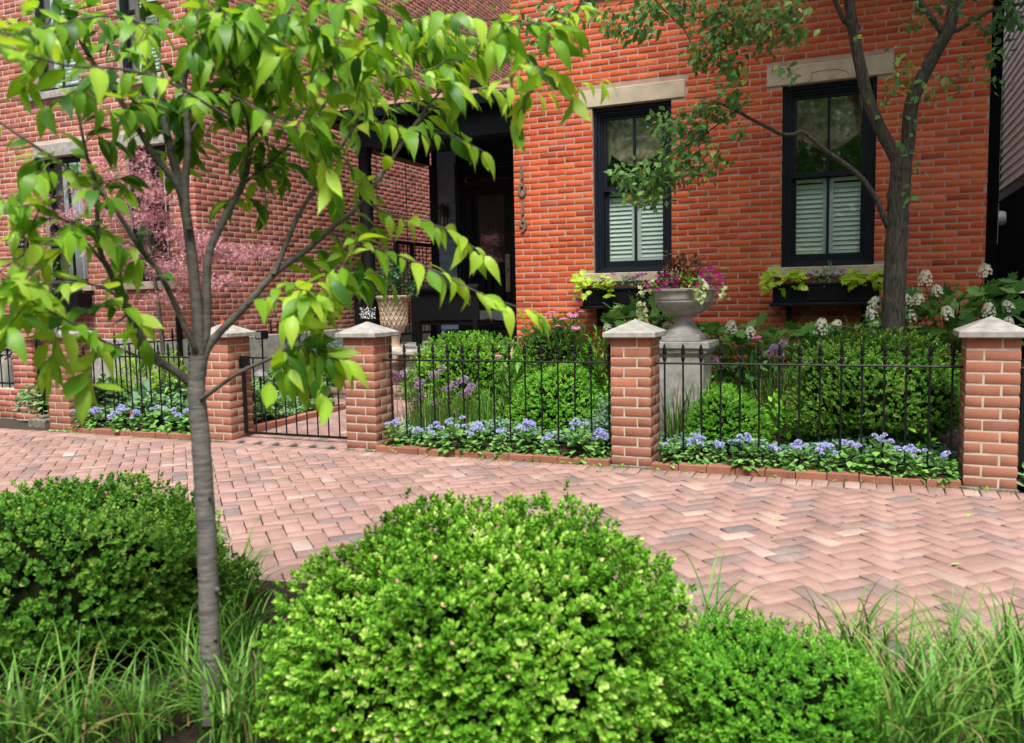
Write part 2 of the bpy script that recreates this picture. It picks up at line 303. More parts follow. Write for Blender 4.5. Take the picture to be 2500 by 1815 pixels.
# ------------------------------------------------------------------ helpers: bricks
def brick_arr(L, H, dep, ch=0.004, jit=0.0015, rg=rng, edge=0.0):
    """(12,3) verts in (a,b,n), 9 quads: sides, chamfers, face"""
    j = lambda s=jit: rg.uniform(-s, s)
    V = [(0, 0, -dep), (L, 0, -dep), (L, H, -dep), (0, H, -dep)]
    co = [(0, 0), (L, 0), (L, H), (0, H)]; ins = [(ch, ch), (-ch, ch), (-ch, -ch), (ch, -ch)]
    jj = [(j(), j()) for _ in co]; dz = rg.uniform(-edge, edge)
    V += [(a+x, b+y, -ch+dz) for (a, b), (x, y) in zip(co, jj)]
    V += [(a+x+p, b+y+q, dz+j(edge*0.6+0.0004)) for (a, b), (x, y), (p, q) in zip(co, jj, ins)]
    return np.array(V)
BQ = np.array([(0, 1, 5, 4), (1, 2, 6, 5), (2, 3, 7, 6), (3, 0, 4, 7), (4, 5, 9, 8), (5, 6, 10, 9), (6, 7, 11, 10), (7, 4, 8, 11), (8, 9, 10, 11)])
def brick_field(parent, bricks, mat, name='brick', nparts=300, dep=0.02, ch=0.004, jit=0.0015, edge=0.001, stuffname='brickwork', rot=None, nvar=14, tones=None):
    """bricks: list of (pos(3), A(3), B(3), N(3), L, H, tone). Largest in view become parts sharing meshes, the rest one joined part"""
    sizes = {}
    for i, bk in enumerate(bricks): sizes.setdefault((round(bk[4], 4), round(bk[5], 4)), []).append(i)
    main = sorted(sizes, key=lambda k: -len(sizes[k]))[:4]
    cand = []
    for k in main:
        for i in sizes[k]:
            p, A, B_, N_, L, H, t = bricks[i]
            u, v, z = proj(np.array(p)+np.array(A)*L/2+np.array(B_)*H/2)
            if z > 0 and -20 < u < 2520 and -20 < v < 1835: cand.append((z, i, k))
    cand.sort(); chosen = {i: k for _, i, k in cand[:nparts]}
    lib = {}
    for i, k in chosen.items():
        p, A, B_, N_, L, H, t = bricks[i]; tb = int(t*nvar)
        key = (k, tb)
        if key not in lib:
            V = brick_arr(L, H, dep, ch, jit, edge=edge)
            lib[key] = mesh_np(name, V, BQ, mat, np.full(12, (tb+0.5)/nvar))
        o = bpy.data.objects.new(name, lib[key]); COL.objects.link(o)
        mw = Matrix(((A[0], B_[0], N_[0], p[0]), (A[1], B_[1], N_[1], p[1]), (A[2], B_[2], N_[2], p[2]), (0, 0, 0, 1)))
        o.parent = parent; o.matrix_basis = mw
        o.matrix_parent_inverse = Matrix.Translation(-parent.location)
    rest = [b for i, b in enumerate(bricks) if i not in chosen]
    if rest:
        VV = []; T = []
        for p, A, B_, N_, L, H, t in rest:
            V = brick_arr(L, H, dep, ch, jit, edge=edge)
            VV.append(np.array(p) + V[:, :1]*np.array(A) + V[:, 1:2]*np.array(B_) + V[:, 2:]*np.array(N_)); T.append(np.full(12, t))
        n = len(rest); F = (BQ[None] + (np.arange(n)*12)[:, None, None]).reshape(-1, 4)
        o = mobj(stuffname, mesh_np(stuffname, np.concatenate(VV), F, mat, np.concatenate(T)), parent)
        if len(rest) > 40: o['kind'] = 'stuff'
def wall_bricks(org, A, N, width, height, openings, course, pitch, joint, header_every=0, tone=lambda: rng.beta(3, 3), off=0.0, z0=0.0, clip=None):
    """running bond in the plane through org along A (unit) and up; openings: (a0,a1,z0,z1)"""
    A = np.array(A, float); N = np.array(N, float); B_ = np.array([0, 0, 1.0]); res = []
    for r in range(int(height/course)):
        z = z0 + r*course; H = course-joint
        hd = header_every and r % header_every == header_every-1
        pl = pitch/2 if hd else pitch
        start = -(pl/2 if (r % 2) else 0) + off + rng.uniform(-0.01, 0.01)
        segs = [(0.0, width)]
        for (a0, a1, b0, b1) in openings:
            if z+H*0.75 > b0 and z+H*0.25 < b1:
                ns = []
                for (s0, s1) in segs:
                    if a1 <= s0 or a0 >= s1: ns.append((s0, s1)); continue
                    if a0 > s0: ns.append((s0, a0))
                    if a1 < s1: ns.append((a1, s1))
                segs = ns
        k = 0
        while start + k*pl < width:
            x0 = start+k*pl; x1 = x0+pl-joint; k += 1
            for (s0, s1) in segs:
                y0 = max(x0, s0); y1 = min(x1, s1)
                if y1-y0 > 0.018:
                    dj = rng.uniform(-0.0018, 0.0018)
                    L = y1-y0
                    full = abs(L-(pl-joint)) < 1e-6
                    p = np.array(org) + A*y0 + B_*(z+dj-org[2]) + N*rng.uniform(-0.0015, 0.0015)
                    if clip and not clip(p + A*L/2): continue
                    res.append((p, A, B_, N, L if not full else pl-joint, H, float(np.clip(tone(), 0, 0.999))))
    return res

# ================================================================== SETTING
XL, XR, FY = -3.752, 1.057, 8.967          # house front: left edge, right edge, plane
PF, PW, PT = 6.178, 0.313, 1.009           # pillars: front plane, width, top of brickwork
PX = [-7.788, -5.592, -3.956, -1.485, 0.951]   # right edges
EX = np.array([1.0, 0, 0]); EY = np.array([0, 1.0, 0]); EZ = np.array([0, 0, 1.0])

ground = MB().add([(-60, -40, -0.04), (60, -40, -0.04), (60, 60, -0.04), (-60, 60, -0.04)], [(0, 1, 2, 3)]).build('ground', 'soil'); tag(ground, kind='structure')
# street behind the camera
street = MB().add([(-60, -9, -0.03), (60, -9, -0.03), (60, 0.9, -0.03), (-60, 0.9, -0.03)], [(0, 1, 2, 3)]).build('street', surf('asphalt', (0.05, 0.05, 0.052), 0.9, var=0.2, scale=20, bump=0.5)); tag(street, kind='structure')
mbk = MB().box(-20, 20, 0.9, 1.05, -0.1, 0.06, ch=0.012); tag(mbk.build('street_kerb', 'concrete'), kind='structure')

def soil_sheet(name, x0, x1, y0, y1, zf, nx, ny, amp, kind='structure', mat='soil'):
    xs = np.linspace(x0, x1, nx); ys = np.linspace(y0, y1, ny); X, Y = np.meshgrid(xs, ys)
    Z = zf(X, Y) + amp*(np.sin(X*7.1+Y*3.3)+np.sin(X*13.7-Y*11.1)+rng.normal(0, 0.6, X.shape))*0.5
    V = np.stack([X, Y, Z], -1).reshape(-1, 3)
    i = np.arange(nx*ny).reshape(ny, nx); F = np.stack([i[:-1, :-1], i[:-1, 1:], i[1:, 1:], i[1:, :-1]], -1).reshape(-1, 4)
    o = mobj(name, mesh_np(name, V, F, M[mat], smooth=True)); tag(o, kind=kind); return o
soil_sheet('planting_strip', -6, 3, 1.06, 3.06, lambda x, y: 0.02+0*x, 140, 50, 0.012)
soil_sheet('garden_bed', -3.95, 1.4, 6.22, 8.95, lambda x, y: 0.05+0.06*(y-6.2), 80, 50, 0.012)
soil_sheet('side_garden_bed', -7.9, -5.68, 6.22, 8.2, lambda x, y: 0.05+0.03*(y-6.2), 40, 36, 0.012)
soil_sheet('alley_ground', 1.0, 6, 6.1, 20, lambda x, y: 0.0+0*x, 30, 50, 0.01)

# ---- sidewalk: herringbone at 45 degrees, a header course and raised edging against the garden
sidewalk = MB().add([(-16, 3.03, -0.012), (8, 3.03, -0.012), (8, 6.7, -0.012), (-16, 6.7, -0.012)], [(0, 1, 2, 3)]).build('sidewalk', 'sand'); tag(sidewalk, kind='structure')
def paver_tone():
    t = rng.random()
    if t < 0.03: return rng.uniform(0.0, 0.12)
    if t < 0.16: return rng.uniform(0.14, 0.30)
    if t < 0.975: return rng.normal(0.52, 0.12)
    return rng.uniform(0.85, 0.99)
U = 0.1035; ca = math.cos(PI/4); J = 0.007
def cell(x, y): return np.array([(x-y)*ca*U-3.0, (x+y)*ca*U+4.6, 0.0])
d1 = np.array([ca, ca, 0]); d2 = np.array([-ca, ca, 0])
YN, YB = 3.06, 5.945
pav = []; clipped = []
def clip_poly(P, yk, sgn):
    out_ = []
    for i in range(len(P)):
        a, b2 = P[i], P[(i+1) % len(P)]
        ia = sgn*(a[1]-yk) <= 0; ib = sgn*(b2[1]-yk) <= 0
        if ia: out_.append(a)
        if ia != ib: t = (yk-a[1])/(b2[1]-a[1]); out_.append(a+(b2-a)*t)
    return out_
for x in range(-75, 90):
    for y in range(-75, 90):
        k = (x-y) % 4
        if k == 0: L1, L2 = 2*U-J, U-J
        elif k == 3: L1, L2 = U-J, 2*U-J
        else: continue
        p = cell(x, y) + (d1+d2)*J/2
        if k == 0: A_, B_, Lw, Hw, p0 = d1, d2, L1, L2, p
        else: A_, B_, Lw, Hw, p0 = d2, -d1, L2, L1, p + d1*L1
        cs = [p0, p0+A_*Lw, p0+A_*Lw+B_*Hw, p0+B_*Hw]
        ys = [c[1] for c in cs]; xs = [c[0] for c in cs]
        if max(xs) < -10.5 or min(xs) > 3.2 or max(ys) < YN+0.02 or min(ys) > YB-0.02: continue
        if max(ys) <= YB and min(ys) >= YN:
            th = rng.normal(0, 0.008); c_, s_ = math.cos(th), math.sin(th)
            A2 = A_*c_+B_*s_; B2 = B_*c_-A_*s_; tl = rng.normal(0, 0.006)
            A2 = A2 + EZ*tl; A2 /= np.linalg.norm(A2); N2 = np.cross(A2, B2)
            pav.append((p0+EZ*rng.uniform(-0.004, 0.004), A2, B2, N2, 2*U-J, U-J, min(.999, max(0, paver_tone()))))
        else:
            q = clip_poly(clip_poly(cs, YB, 1), YN, -1)
            if len(q) >= 3: clipped.append((q, paver_tone()))
brick_field(sidewalk, pav, M['paver'], name='paving_brick', nparts=300, dep=0.03, ch=0.003, jit=0.0035, edge=0.0018, stuffname='paving_bricks_far')
V = []; F = []; T = []
for q, t in clipped:
    n = len(V); m = len(q); z = rng.uniform(-0.003, 0.003); c = sum(q)/m
    V += [p*0.985+c*0.015+EZ*(z-0.03) for p in q] + [p*0.985+c*0.015+EZ*(z-0.004) for p in q] + [p*0.93+c*0.07+EZ*z for p in q]; T += [t]*(3*m)
    for r in (0, 1):
        for k in range(m): F.append((n+r*m+k, n+r*m+(k+1) % m, n+(r+1)*m+(k+1) % m, n+(r+1)*m+k))
    F.append(tuple(range(n+2*m, n+3*m)))
o = mobj('cut_paving_bricks', mesh_np('cut', V, F, M['paver'], T), sidewalk); o['kind'] = 'stuff'
hd = []   # header course along the garden edge
x = -9.0
while x < 3.0:
    w = 0.1035; hd.append((np.array([x+0.003, YB+0.006, rng.uniform(-0.003, 0.004)]), EX, EY, EZ, w-0.006, 0.19, min(.99, max(0, paver_tone()*0.8+0.1)))); x += w
brick_field(sidewalk, hd, M['paver'], name='header_brick', nparts=120, dep=0.03, ch=0.006, jit=0.003, edge=0.002, stuffname='header_bricks_far')

# ---- raised brick edging at the foot of each planted bay (stretchers on edge)
def edging(name, x0, x1, label):
    t = thing(name, label, 'edging', ((x0+x1)/2, 6.16, 0), 'brick edging of the fence bays'); L = 0.2; n = max(1, round((x1-x0)/(L+0.006))); L = (x1-x0)/n
    for i in range(n):
        p = (x0+i*L+0.003, 6.13, -0.02); m = MB().box(p[0], p[0]+L-0.006, 6.135+rng.uniform(-.004, .004), 6.225, -0.02, 0.052+rng.uniform(-.004, .004), ch=0.006)
        me = bpy.data.meshes.new('edging_brick'); me.from_pydata(m.v, [], m.f); a = me.attributes.new('tone', 'FLOAT', 'POINT'); a.data.foreach_set('value', np.full(len(m.v), rng.uniform(0.0, 0.35), np.float32)); me.materials.append(M['brick_pillar'])
        mobj('edging_brick', me, t)
edging('brick_edging', PX[0]+0.01, PX[1]-PW-0.01, 'low brick edging below the blue flowers, bay left of the gate')
edging('brick_edging', PX[2]+0.01, PX[3]-PW-0.01, 'low brick edging below the blue flowers, bay with the purple alliums')
edging('brick_edging', PX[3]+0.01, PX[4]-PW-0.01, 'low brick edging below the blue flowers, rightmost bay')

# ---- brick walk behind the gate, landing, steps up to the porch
walk = MB().add([(-5.66, 6.14, -0.006), (-3.96, 6.14, -0.006), (-3.96, 9.3, 0.06), (-5.66, 9.3, 0.06)], [(0, 1, 2, 3)]).add([(-7.1, 8.22, 0.03), (-5.66, 8.22, 0.036), (-5.66, 9.3, 0.06), (-7.1, 9.3, 0.06)], [(0, 1, 2, 3)]).build('garden_walk', 'sand'); tag(walk, kind='structure')
wb = []
slope = 0.0205
for i in range(16):
    x = -5.64+i*0.1045
    y = 6.15 - (0.1 if i % 2 else 0.0)
    while y < 9.25:
        if y > 6.12: wb.append((np.array([x+0.1, y, 0.012+slope*(y-6.1)]), np.array([0, 1, slope])/math.sqrt(1+slope**2), -EX, np.cross(np.array([0, 1, slope]), -EX)/math.sqrt(1+slope**2), 0.2, 0.098, float(np.clip(paver_tone()*0.9, 0, .99))))
        y += 0.2055
for i in range(10):
    y = 8.24+i*0.1045; x = -7.08 - (0.1 if i % 2 else 0)
    while x < -5.7:
        if x > -7.1: wb.append((np.array([x, y, 0.012+slope*(y-6.1)]), EX, EY, EZ, 0.2, 0.098, float(np.clip(paver_tone()*0.9, 0, .99))))
        x += 0.2055
brick_field(walk, wb, M['paver'], name='walk_brick', nparts=260, dep=0.03, ch=0.004, jit=0.002, edge=0.001, stuffname='walk_bricks_far')
wk = thing('walk_edging', 'brick edging along the ivy bed just inside the iron gate', 'edging', (-5.7, 7.3, 0))
for i in range(9):
    y = 6.42+i*0.2; m = MB().box(-5.74, -5.655, y, y+0.194, -0.02, 0.085+rng.uniform(-.005, .005)+0.02*i*0.1, ch=0.006)
    me = bpy.data.meshes.new('edging_brick'); me.from_pydata(m.v, [], m.f); a = me.attributes.new('tone', 'FLOAT', 'POINT'); a.data.foreach_set('value', np.full(len(m.v), rng.uniform(0.3, 0.8), np.float32)); me.materials.append(M['brick_pillar'])
    mobj('edging_brick', me, wk)
steps = thing('porch_steps', 'red brick steps with stone slab leading up to the dark porch', 'steps', (-5.2, 9.3, 0.05))
sb = []
for i, (y0, z1, xa, xb) in enumerate([(8.95, 0.20, -6.5, -4.0), (9.27, 0.36, -6.45, -4.0), (9.59, 0.52, -6.35, -4.0)]):
    m = MB().box(xa+0.005, xb, y0+0.008, y0+0.9, 0.0, z1-0.008); m.build('step_core', 'mortar_left', steps)
    x = xa
    while x < xb-0.05:      # rowlock tread nosing
        sb.append((np.array([x, y0-0.012, z1-0.066]), EX, EZ, -EY, 0.2, 0.064, rng.uniform(0.35, 0.8)))
        sb.append((np.array([x, y0-0.01, z1+0.0]), EX, EY, EZ, 0.2, 0.3, rng.uniform(0.3, 0.8))); x += 0.208
    x = xa+0.1
    while x < xb-0.05: sb.append((np.array([x, y0+0.006, z1-0.138]), EX, EZ, -EY, 0.2, 0.06, rng.uniform(0.0, 0.3))); x += 0.208
brick_field(steps, sb, M['paver'], name='step_brick', nparts=200, dep=0.02, stuffname='step_bricks')
MB().box(-6.3, -3.76, 9.86, 10.5, 0.56, 0.69, ch=0.012).build('stone_slab', 'cast', steps)

# ================================================================== MAIN HOUSE
house = thing('brick_house', 'two window orange brick house front with black trim and number 1019', 'house', ((XL+XR)/2, FY+0.5, 0))
WIN = [(-2.795, -1.9135), (-0.784, 0.097)]; SZ, LB, LT = 1.586, 3.41, 3.606
UW = (-2.8, -1.9)                                   # upstairs window above the first one
MY = FY+0.0035
# mortar wall in rectangles round the openings
xs = [XL, WIN[0][0], WIN[0][1], WIN[1][0], WIN[1][1], XR]
m = MB()
for i in range(5):
    if i in (1, 3):
        m.box(xs[i], xs[i+1], MY, FY+0.3, 0, SZ-0.05); m.box(xs[i], xs[i+1], MY, FY+0.3, LB, 5.6)
    else: m.box(xs[i], xs[i+1], MY, FY+0.3, 0, 5.6)
m.box(XL, XL+0.3, FY+0.3, FY+9, 0, 5.6); m.box(XR-0.3, XR, FY+0.3, FY+9, 0, 5.6)
m.build('mortar_wall', 'mortar_house', house)
ops = []
for a, b2 in WIN: ops += [(a-XL, b2-XL, SZ, LB), (a-0.155-XL, b2+0.15-XL, LB, LT), (a-0.13-XL, b2+0.13-XL, SZ-0.105, SZ)]
ops.append((UW[0]-0.12-XL, UW[1]+0.12-XL, 4.56, 4.68))
ops.append((UW[0]-XL, UW[1]-XL, 4.68, 5.6))
hb = wall_bricks((XL, FY, 0), EX, -EY, XR-XL, 5.55, ops, 0.0677, 0.2127, 0.0138, tone=lambda: rng.beta(5.5, 4.5))
brick_field(house, hb, M['brick_house'], dep=0.012, ch=0.0014, jit=0.0028, edge=0.0008)
for i, (a, b2) in enumerate(WIN):
    lm = MB().box(a-0.147, b2+0.142, FY-0.012, FY+0.2, LB+0.003, LT-0.008, ch=0.006).build('stone_lintel', 'lime', house)
    MB().box(a-0.122, b2+0.122, FY-0.05, FY+0.12, SZ-0.1, SZ, ch=0.006).build('stone_sill', 'lime', house)
    if i == 1:   # spalled patch and crack in the second lintel
        pts = [(a+0.24, FY-0.0135, LB+0.004), (a+0.28, FY-0.0135, LB+0.035), (a+0.28, FY-0.0135, LB+0.095), (a+0.4, FY-0.0135, LB+0.105), (a+0.52, FY-0.0135, LB+0.1), (a+0.60, FY-0.0135, LB+0.07), (a+0.63, FY-0.0135, LB+0.03)]
        MB().tube(pts, 0.0022, 5).build('lintel_crack', 'sand', lm)
MB().box(UW[0]-0.115, UW[1]+0.115, FY-0.04, FY+0.12, 4.566, 4.675, ch=0.006).build('stone_sill', 'lime', house)
# windows
for wi, (a, b2) in enumerate(WIN):
    y = FY+0.055
    fm = MB()
    fw = 0.062
    for (o_, yy, d) in ((0.0, y, 0.045), (0.03, y+0.03, 0.05), (0.052, y+0.05, 0.06)):     # stepped brick mould
        x0, x1, z0, z1 = a+0.002+o_, b2-0.002-o_, SZ+0.001+o_*0.6, LB-0.001-o_
        w_ = 0.034
        fm.box(x0, x0+w_, yy, yy+d, z0, z1, ch=0.004); fm.box(x1-w_, x1, yy, yy+d, z0, z1, ch=0.004); fm.box(x0+w_, x1-w_, yy+.001, yy+d, z1-w_*1.2, z1, ch=0.004); fm.box(x0+w_, x1-w_, yy+.001, yy+d, z0, z0+w_*0.8, ch=0.004)
    win = fm.build('window', 'navy', house)
    ia, ib = a+0.082, b2-0.082; mz = 2.515; xm = (ia+ib)/2
    up = MB(); yu = FY+0.125                       # upper sash, proud of the lower one
    up.box(ia, ia+0.045, yu, yu+0.035, mz-0.02, LB-0.075, ch=.003); up.box(ib-0.045, ib, yu, yu+0.035, mz-0.02, LB-0.075, ch=.003)
    up.box(ia+.045, ib-.045, yu+.001, yu+0.035, LB-0.13, LB-0.075, ch=.003); up.box(ia+.045, ib-.045, yu+.001, yu+0.036, mz-0.02, mz+0.028, ch=.003); up.box(xm-0.013, xm+0.013, yu+.002, yu+0.03, mz+.028, LB-0.13, ch=.003)
    up.build('upper_sash', 'navy', win)
    lo = MB(); yl = FY+0.165
    lo.box(ia, ia+0.05, yl, yl+0.035, SZ+0.05, mz+0.02, ch=.003); lo.box(ib-0.05, ib, yl, yl+0.035, SZ+0.05, mz+0.02, ch=.003)
    lo.box(ia+.05, ib-.05, yl+.001, yl+0.035, SZ+0.05, SZ+0.135, ch=.003); lo.box(ia+.05, ib-.05, yl+.001, yl+0.035, mz-0.03, mz+0.02, ch=.003); lo.box(xm-0.013, xm+0.013, yl+.002, yl+0.03, SZ+.135, mz-.03, ch=.003)
    lo.build('lower_sash', 'navy', win)
    MB().box(ia, ib, FY+0.09, FY+0.19, SZ+0.0405, SZ+0.052).build('sill_nosing', 'navy', win)
    for (x0, x1, z0, z1, yy) in ((ia+.045, xm-.013, mz+.028, LB-.13, yu+.016), (xm+.013, ib-.045, mz+.028, LB-.13, yu+.016), (ia+.05, xm-.013, SZ+.135, mz-.03, yl+.016), (xm+.013, ib-.05, SZ+.135, mz-.03, yl+.016)):
        MB().add([(x0, yy, z0), (x1, yy, z0), (x1, yy+0.0015, z1), (x0, yy+0.0015, z1)], [(0, 1, 2, 3)]).build('pane', 'glass', win)
    # plantation shutters behind the lower sash
    ys = FY+0.212
    for (x0, x1) in ((ia+0.0, xm-0.004), (xm+0.004, ib-0.0)):
        m = MB(); m.box(x0, x0+0.05, ys, ys+.025, SZ+.06, mz, ch=.002); m.box(x1-0.05, x1, ys, ys+.025, SZ+.06, mz, ch=.002); m.box(x0+.05, x1-.05, ys+.001, ys+.025, SZ+.06, SZ+.165, ch=.002); m.box(x0+.05, x1-.05, ys+.001, ys+.025, mz-.06, mz, ch=.002)
        m.build('shutter_frame', 'shutter', win)
        zz = SZ+.175
        while zz < mz-.075:
            t = 0.045; ang = math.radians(62)
            dy, dz = t/2*math.cos(ang), t/2*math.sin(ang)*1.15
            MB().add([(x0+.051, ys+.012-dy, zz+.02-dz), (x1-.051, ys+.012-dy, zz+.02-dz), (x1-.051, ys+.012+dy, zz+.02+dz), (x0+.051, ys+.012+dy, zz+.02+dz), (x0+.051, ys+.018-dy, zz+.018-dz), (x1-.051, ys+.018-dy, zz+.018-dz), (x1-.051, ys+.018+dy, zz+.018+dz), (x0+.051, ys+.018+dy, zz+.018+dz)], [(0, 1, 2, 3), (7, 6, 5, 4), (0, 4, 5, 1), (3, 2, 6, 7)]).build('slat', 'shutter', win)
            zz += 0.0485
    # swagged valance
    nx, nz = 40, 16; V = []
    for j in range(nz+1):
        for i in range(nx+1):
            s = i/nx; t = j/nz; sag = 0.16*math.sin(PI*s)+0.02; x = ia+(ib-ia)*s
            hem = LB-0.50-0.13*math.sin(PI*min(max((s-0.12)/0.76, 0), 1))-(0.10 if s < 0.1 or s > 0.9 else 0)
            z = LB-0.10+(hem-LB+0.10)*t
            fold = 0.018*math.sin(t*22*(0.4+0.6*math.sin(PI*s)))*math.sin(PI*s) + 0.02*math.sin(s*60)*(1 if s < .14 or s > .86 else .15)
            V.append((x, FY+0.245+fold-0.05*math.sin(PI*s)*t, z-0.03*math.sin(PI*s)*math.sin(t*9)))
    i_ = np.arange((nx+1)*(nz+1)).reshape(nz+1, nx+1); Fq = np.stack([i_[:-1, :-1], i_[:-1, 1:], i_[1:, 1:], i_[1:, :-1]], -1).reshape(-1, 4)
    mobj('valance', mesh_np('valance', V, Fq, M['fabric'], smooth=True), win)
    m = MB(); m.box(a-0.3, b2+0.3, FY+1.6, FY+1.65, 0.8, 4.2); m.box(a-0.32, a-0.3, FY+0.3, FY+1.6, 0.8, 4.2); m.box(b2+0.3, b2+0.32, FY+0.3, FY+1.6, 0.8, 4.2); m.box(a-.3, b2+.3, FY+.3, FY+1.6, 4.2, 4.22); m.box(a-.3, b2+.3, FY+.3, FY+1.6, .78, .8)
    m.build('room', 'room', win)
# upstairs window over the sill
MB().box(UW[0], UW[1], FY+0.06, FY+0.12, 4.68, 5.6).build('upper_window', 'navy', house)
# house number, one digit under the other
def glyph(ch, size, loc, parent, mat, name, ext=0.006, off=0.0):
    cu = bpy.data.curves.new('g', 'FONT'); cu.body = ch; cu.size = size; cu.extrude = ext; cu.align_x = 'CENTER'; cu.offset = off
    to = bpy.data.objects.new('g', cu); COL.objects.link(to); bpy.context.view_layer.update()
    me = bpy.data.meshes.new_from_object(to.evaluated_get(bpy.context.evaluated_depsgraph_get())); bpy.data.objects.remove(to)
    me.materials.clear(); me.materials.append(M[mat]); o = mobj(name, me, parent); o.rotation_euler = (PI/2, 0, 0); o.location = Vector(loc); return o
for k, ch in enumerate('1019'):
    p = aY(1273.5+k*1.2, 421+k*43.7, FY-0.012)
    glyph(ch, 0.20, (p[0], FY-0.012, p[2]-0.07), house, 'pewter', 'house_number', 0.010, 0.005)

# ================================================================== PORCH
porch = thing('porch', 'dark navy porch with round column, panelled door and copper edged roof', 'porch', (-5.0, 10.4, 0.69))
BY = 11.3; PXL = -6.2
MB().box(-6.3, -3.76, 10.5, BY+0.3, 0.3, 0.70).build('porch_floor', 'cast', porch)
MB().box(-5.75, -3.76, 10.95, BY, 0.70, 0.86, ch=.01).build('door_step', 'blackpaint', porch)
# roof: hipped copper sheet over black soffit, gutter on the eaves
EYF, EZ0 = 9.32, 3.83
MB().add([(-6.75, EYF, EZ0), (-3.76, EYF, EZ0), (-3.76, BY+.1, EZ0+0.62), (-6.0, BY+.1, EZ0+0.62), (-6.75, BY+.1, EZ0), (-6.75, EYF, EZ0-.03), (-3.76, EYF, EZ0-.03), (-3.76, BY+.1, EZ0+.59)], [(0, 1, 2, 3), (0, 3, 4), (5, 6, 1, 0)]).build('copper_roof', 'copper', porch)
m = MB(); m.box(-6.70, -3.76, EYF+0.02, BY, EZ0-0.16, EZ0-0.04)
m.build('soffit', 'blackpaint', porch)
gt = MB(); gp = [(0, 0), (0.0, -0.05), (-0.03, -0.10), (-0.09, -0.11), (-0.11, -0.04), (-0.12, 0.0), (-0.115, 0.005), (-.005, .005)]
V = [(x, EYF+0.02+p[0]*0.9, EZ0-0.035+p[1]) for x in (-6.82, -3.765) for p in gp]; n = len(gp)
gt.add(V, [(k, (k+1) % n, n+(k+1) % n, n+k) for k in range(n)] + [tuple(range(n-1, -1, -1)), tuple(range(n, 2*n))])
gt.build('gutter', 'navy', porch)
m = MB(); m.box(-6.33, -3.76, 9.52, 9.74, 3.36, EZ0-0.16, ch=.006); m.box(-6.33, -6.11, 9.74, BY, 3.36, EZ0-0.16, ch=.006)
m.build('beam', 'navy', porch)
MB().box(-6.12, -3.76, 9.74, BY, 3.55, 3.6).build('ceiling', 'navy', porch)
# column on the outer corner
cx, cy = -6.2, 9.63
MB().box(cx-0.15, cx+0.15, cy-.15, cy+.15, 0.55, 1.35, ch=.008).box(cx-0.17, cx+0.17, cy-.17, cy+.17, 1.35, 1.42, ch=.008).build('column_pedestal', 'blackpaint', porch)
MB().lathe([(0.13, 1.42), (0.13, 1.47), (0.105, 1.5), (0.098, 1.55), (0.093, 2.6), (0.085, 3.24), (0.10, 3.26), (0.10, 3.29), (0.088, 3.30), (0.12, 3.345), (0.13, 3.362)], cx, cy, 28).build('column', 'blackpaint', porch, smooth=True)
# clapboard wall with the door
MB().box(PXL+0.1, -3.76, BY+0.03, BY+0.3, 0.7, 3.6).build('wall_core', 'navy', porch)
DX0, DX1 = -5.55, -4.77
z = 0.74
while z < 3.5:
    MB().add([(PXL+0.2, BY+0.002, z), (DX0-0.125, BY+0.002, z), (DX0-0.125, BY+0.022, z+0.128), (PXL+0.2, BY+0.022, z+0.128), (PXL+.2, BY+.03, z), (DX0-.125, BY+.03, z)], [(0, 1, 2, 3), (4, 5, 1, 0)]).build('clapboard', 'siding', porch); z += 0.128
MB().box(PXL+0.08, PXL+0.2, BY-0.02, BY+0.04, 0.7, 3.36, ch=.004).build('corner_board', 'navy', porch)
# door surround, transom, door
m = MB(); m.box(DX0-0.125, DX0-0.045, BY-0.04, BY+0.04, .86, 3.36, ch=.005); m.box(DX1+0.08, -3.77, BY-0.04, BY+0.04, .86, 3.36, ch=.005); m.box(DX0-0.045, DX1+0.08, BY-0.041, BY+0.04, 3.3, 3.36, ch=.005)
m.box(DX0-0.045, DX0, BY-0.01, BY+0.04, .86, 3.3); m.box(DX1, DX1+.08, BY-0.01, BY+0.04, .86, 3.3); m.box(DX0, DX1, BY-.011, BY+.04, 3.0, 3.07); m.box(DX0, DX1, BY-.011, BY+.04, 3.26, 3.3)
fr_ = m.build('door_surround', 'navy', porch)
MB().add([(DX0, BY+.02, 3.07), (DX1, BY+.02, 3.07), (DX1, BY+.02, 3.26), (DX0, BY+.02, 3.26)], [(0, 1, 2, 3)]).build('transom_pane', 'glass', fr_)
yd = BY+0.0
m = MB(); m.box(DX0+.005, DX0+.125, yd, yd+.045, .97, 2.995, ch=.003); m.box(DX1-.125, DX1-.005, yd, yd+.045, .97, 2.995, ch=.003)
for (z0, z1) in ((.97, 1.2), (1.68, 1.86), (2.86, 2.995)): m.box(DX0+.125, DX1-.125, yd+.001, yd+.045, z0, z1, ch=.003)
xm = (DX0+DX1)/2; m.box(xm-.04, xm+.04, yd+.001, yd+.045, 1.2, 1.68, ch=.003)
for (x0, x1) in ((DX0+.125, xm-.04), (xm+.04, DX1-.125)): m.box(x0, x1, yd+.03, yd+.044, 1.2, 1.68); m.box(x0+.035, x1-.035, yd+.012, yd+.044, 1.235, 1.645, ch=.012)
door = m.build('door', 'blackpaint', porch)
MB().add([(DX0+.125, yd+.02, 1.86), (DX1-.125, yd+.02, 1.86), (DX1-.125, yd+.02, 2.86), (DX0+.125, yd+.02, 2.86)], [(0, 1, 2, 3)]).build('door_pane', 'glass', door)
MB().box(DX1-.115, DX1-.045, yd-.012, yd, 1.42, 1.98, ch=.004).lathe([(.012, 0), (.022, .02), (.022, .04), (.012, .05)], DX1-.08, yd-.03, 12, 1.72).build('handle_plate', 'brass', door)
V = []; nxx = 36
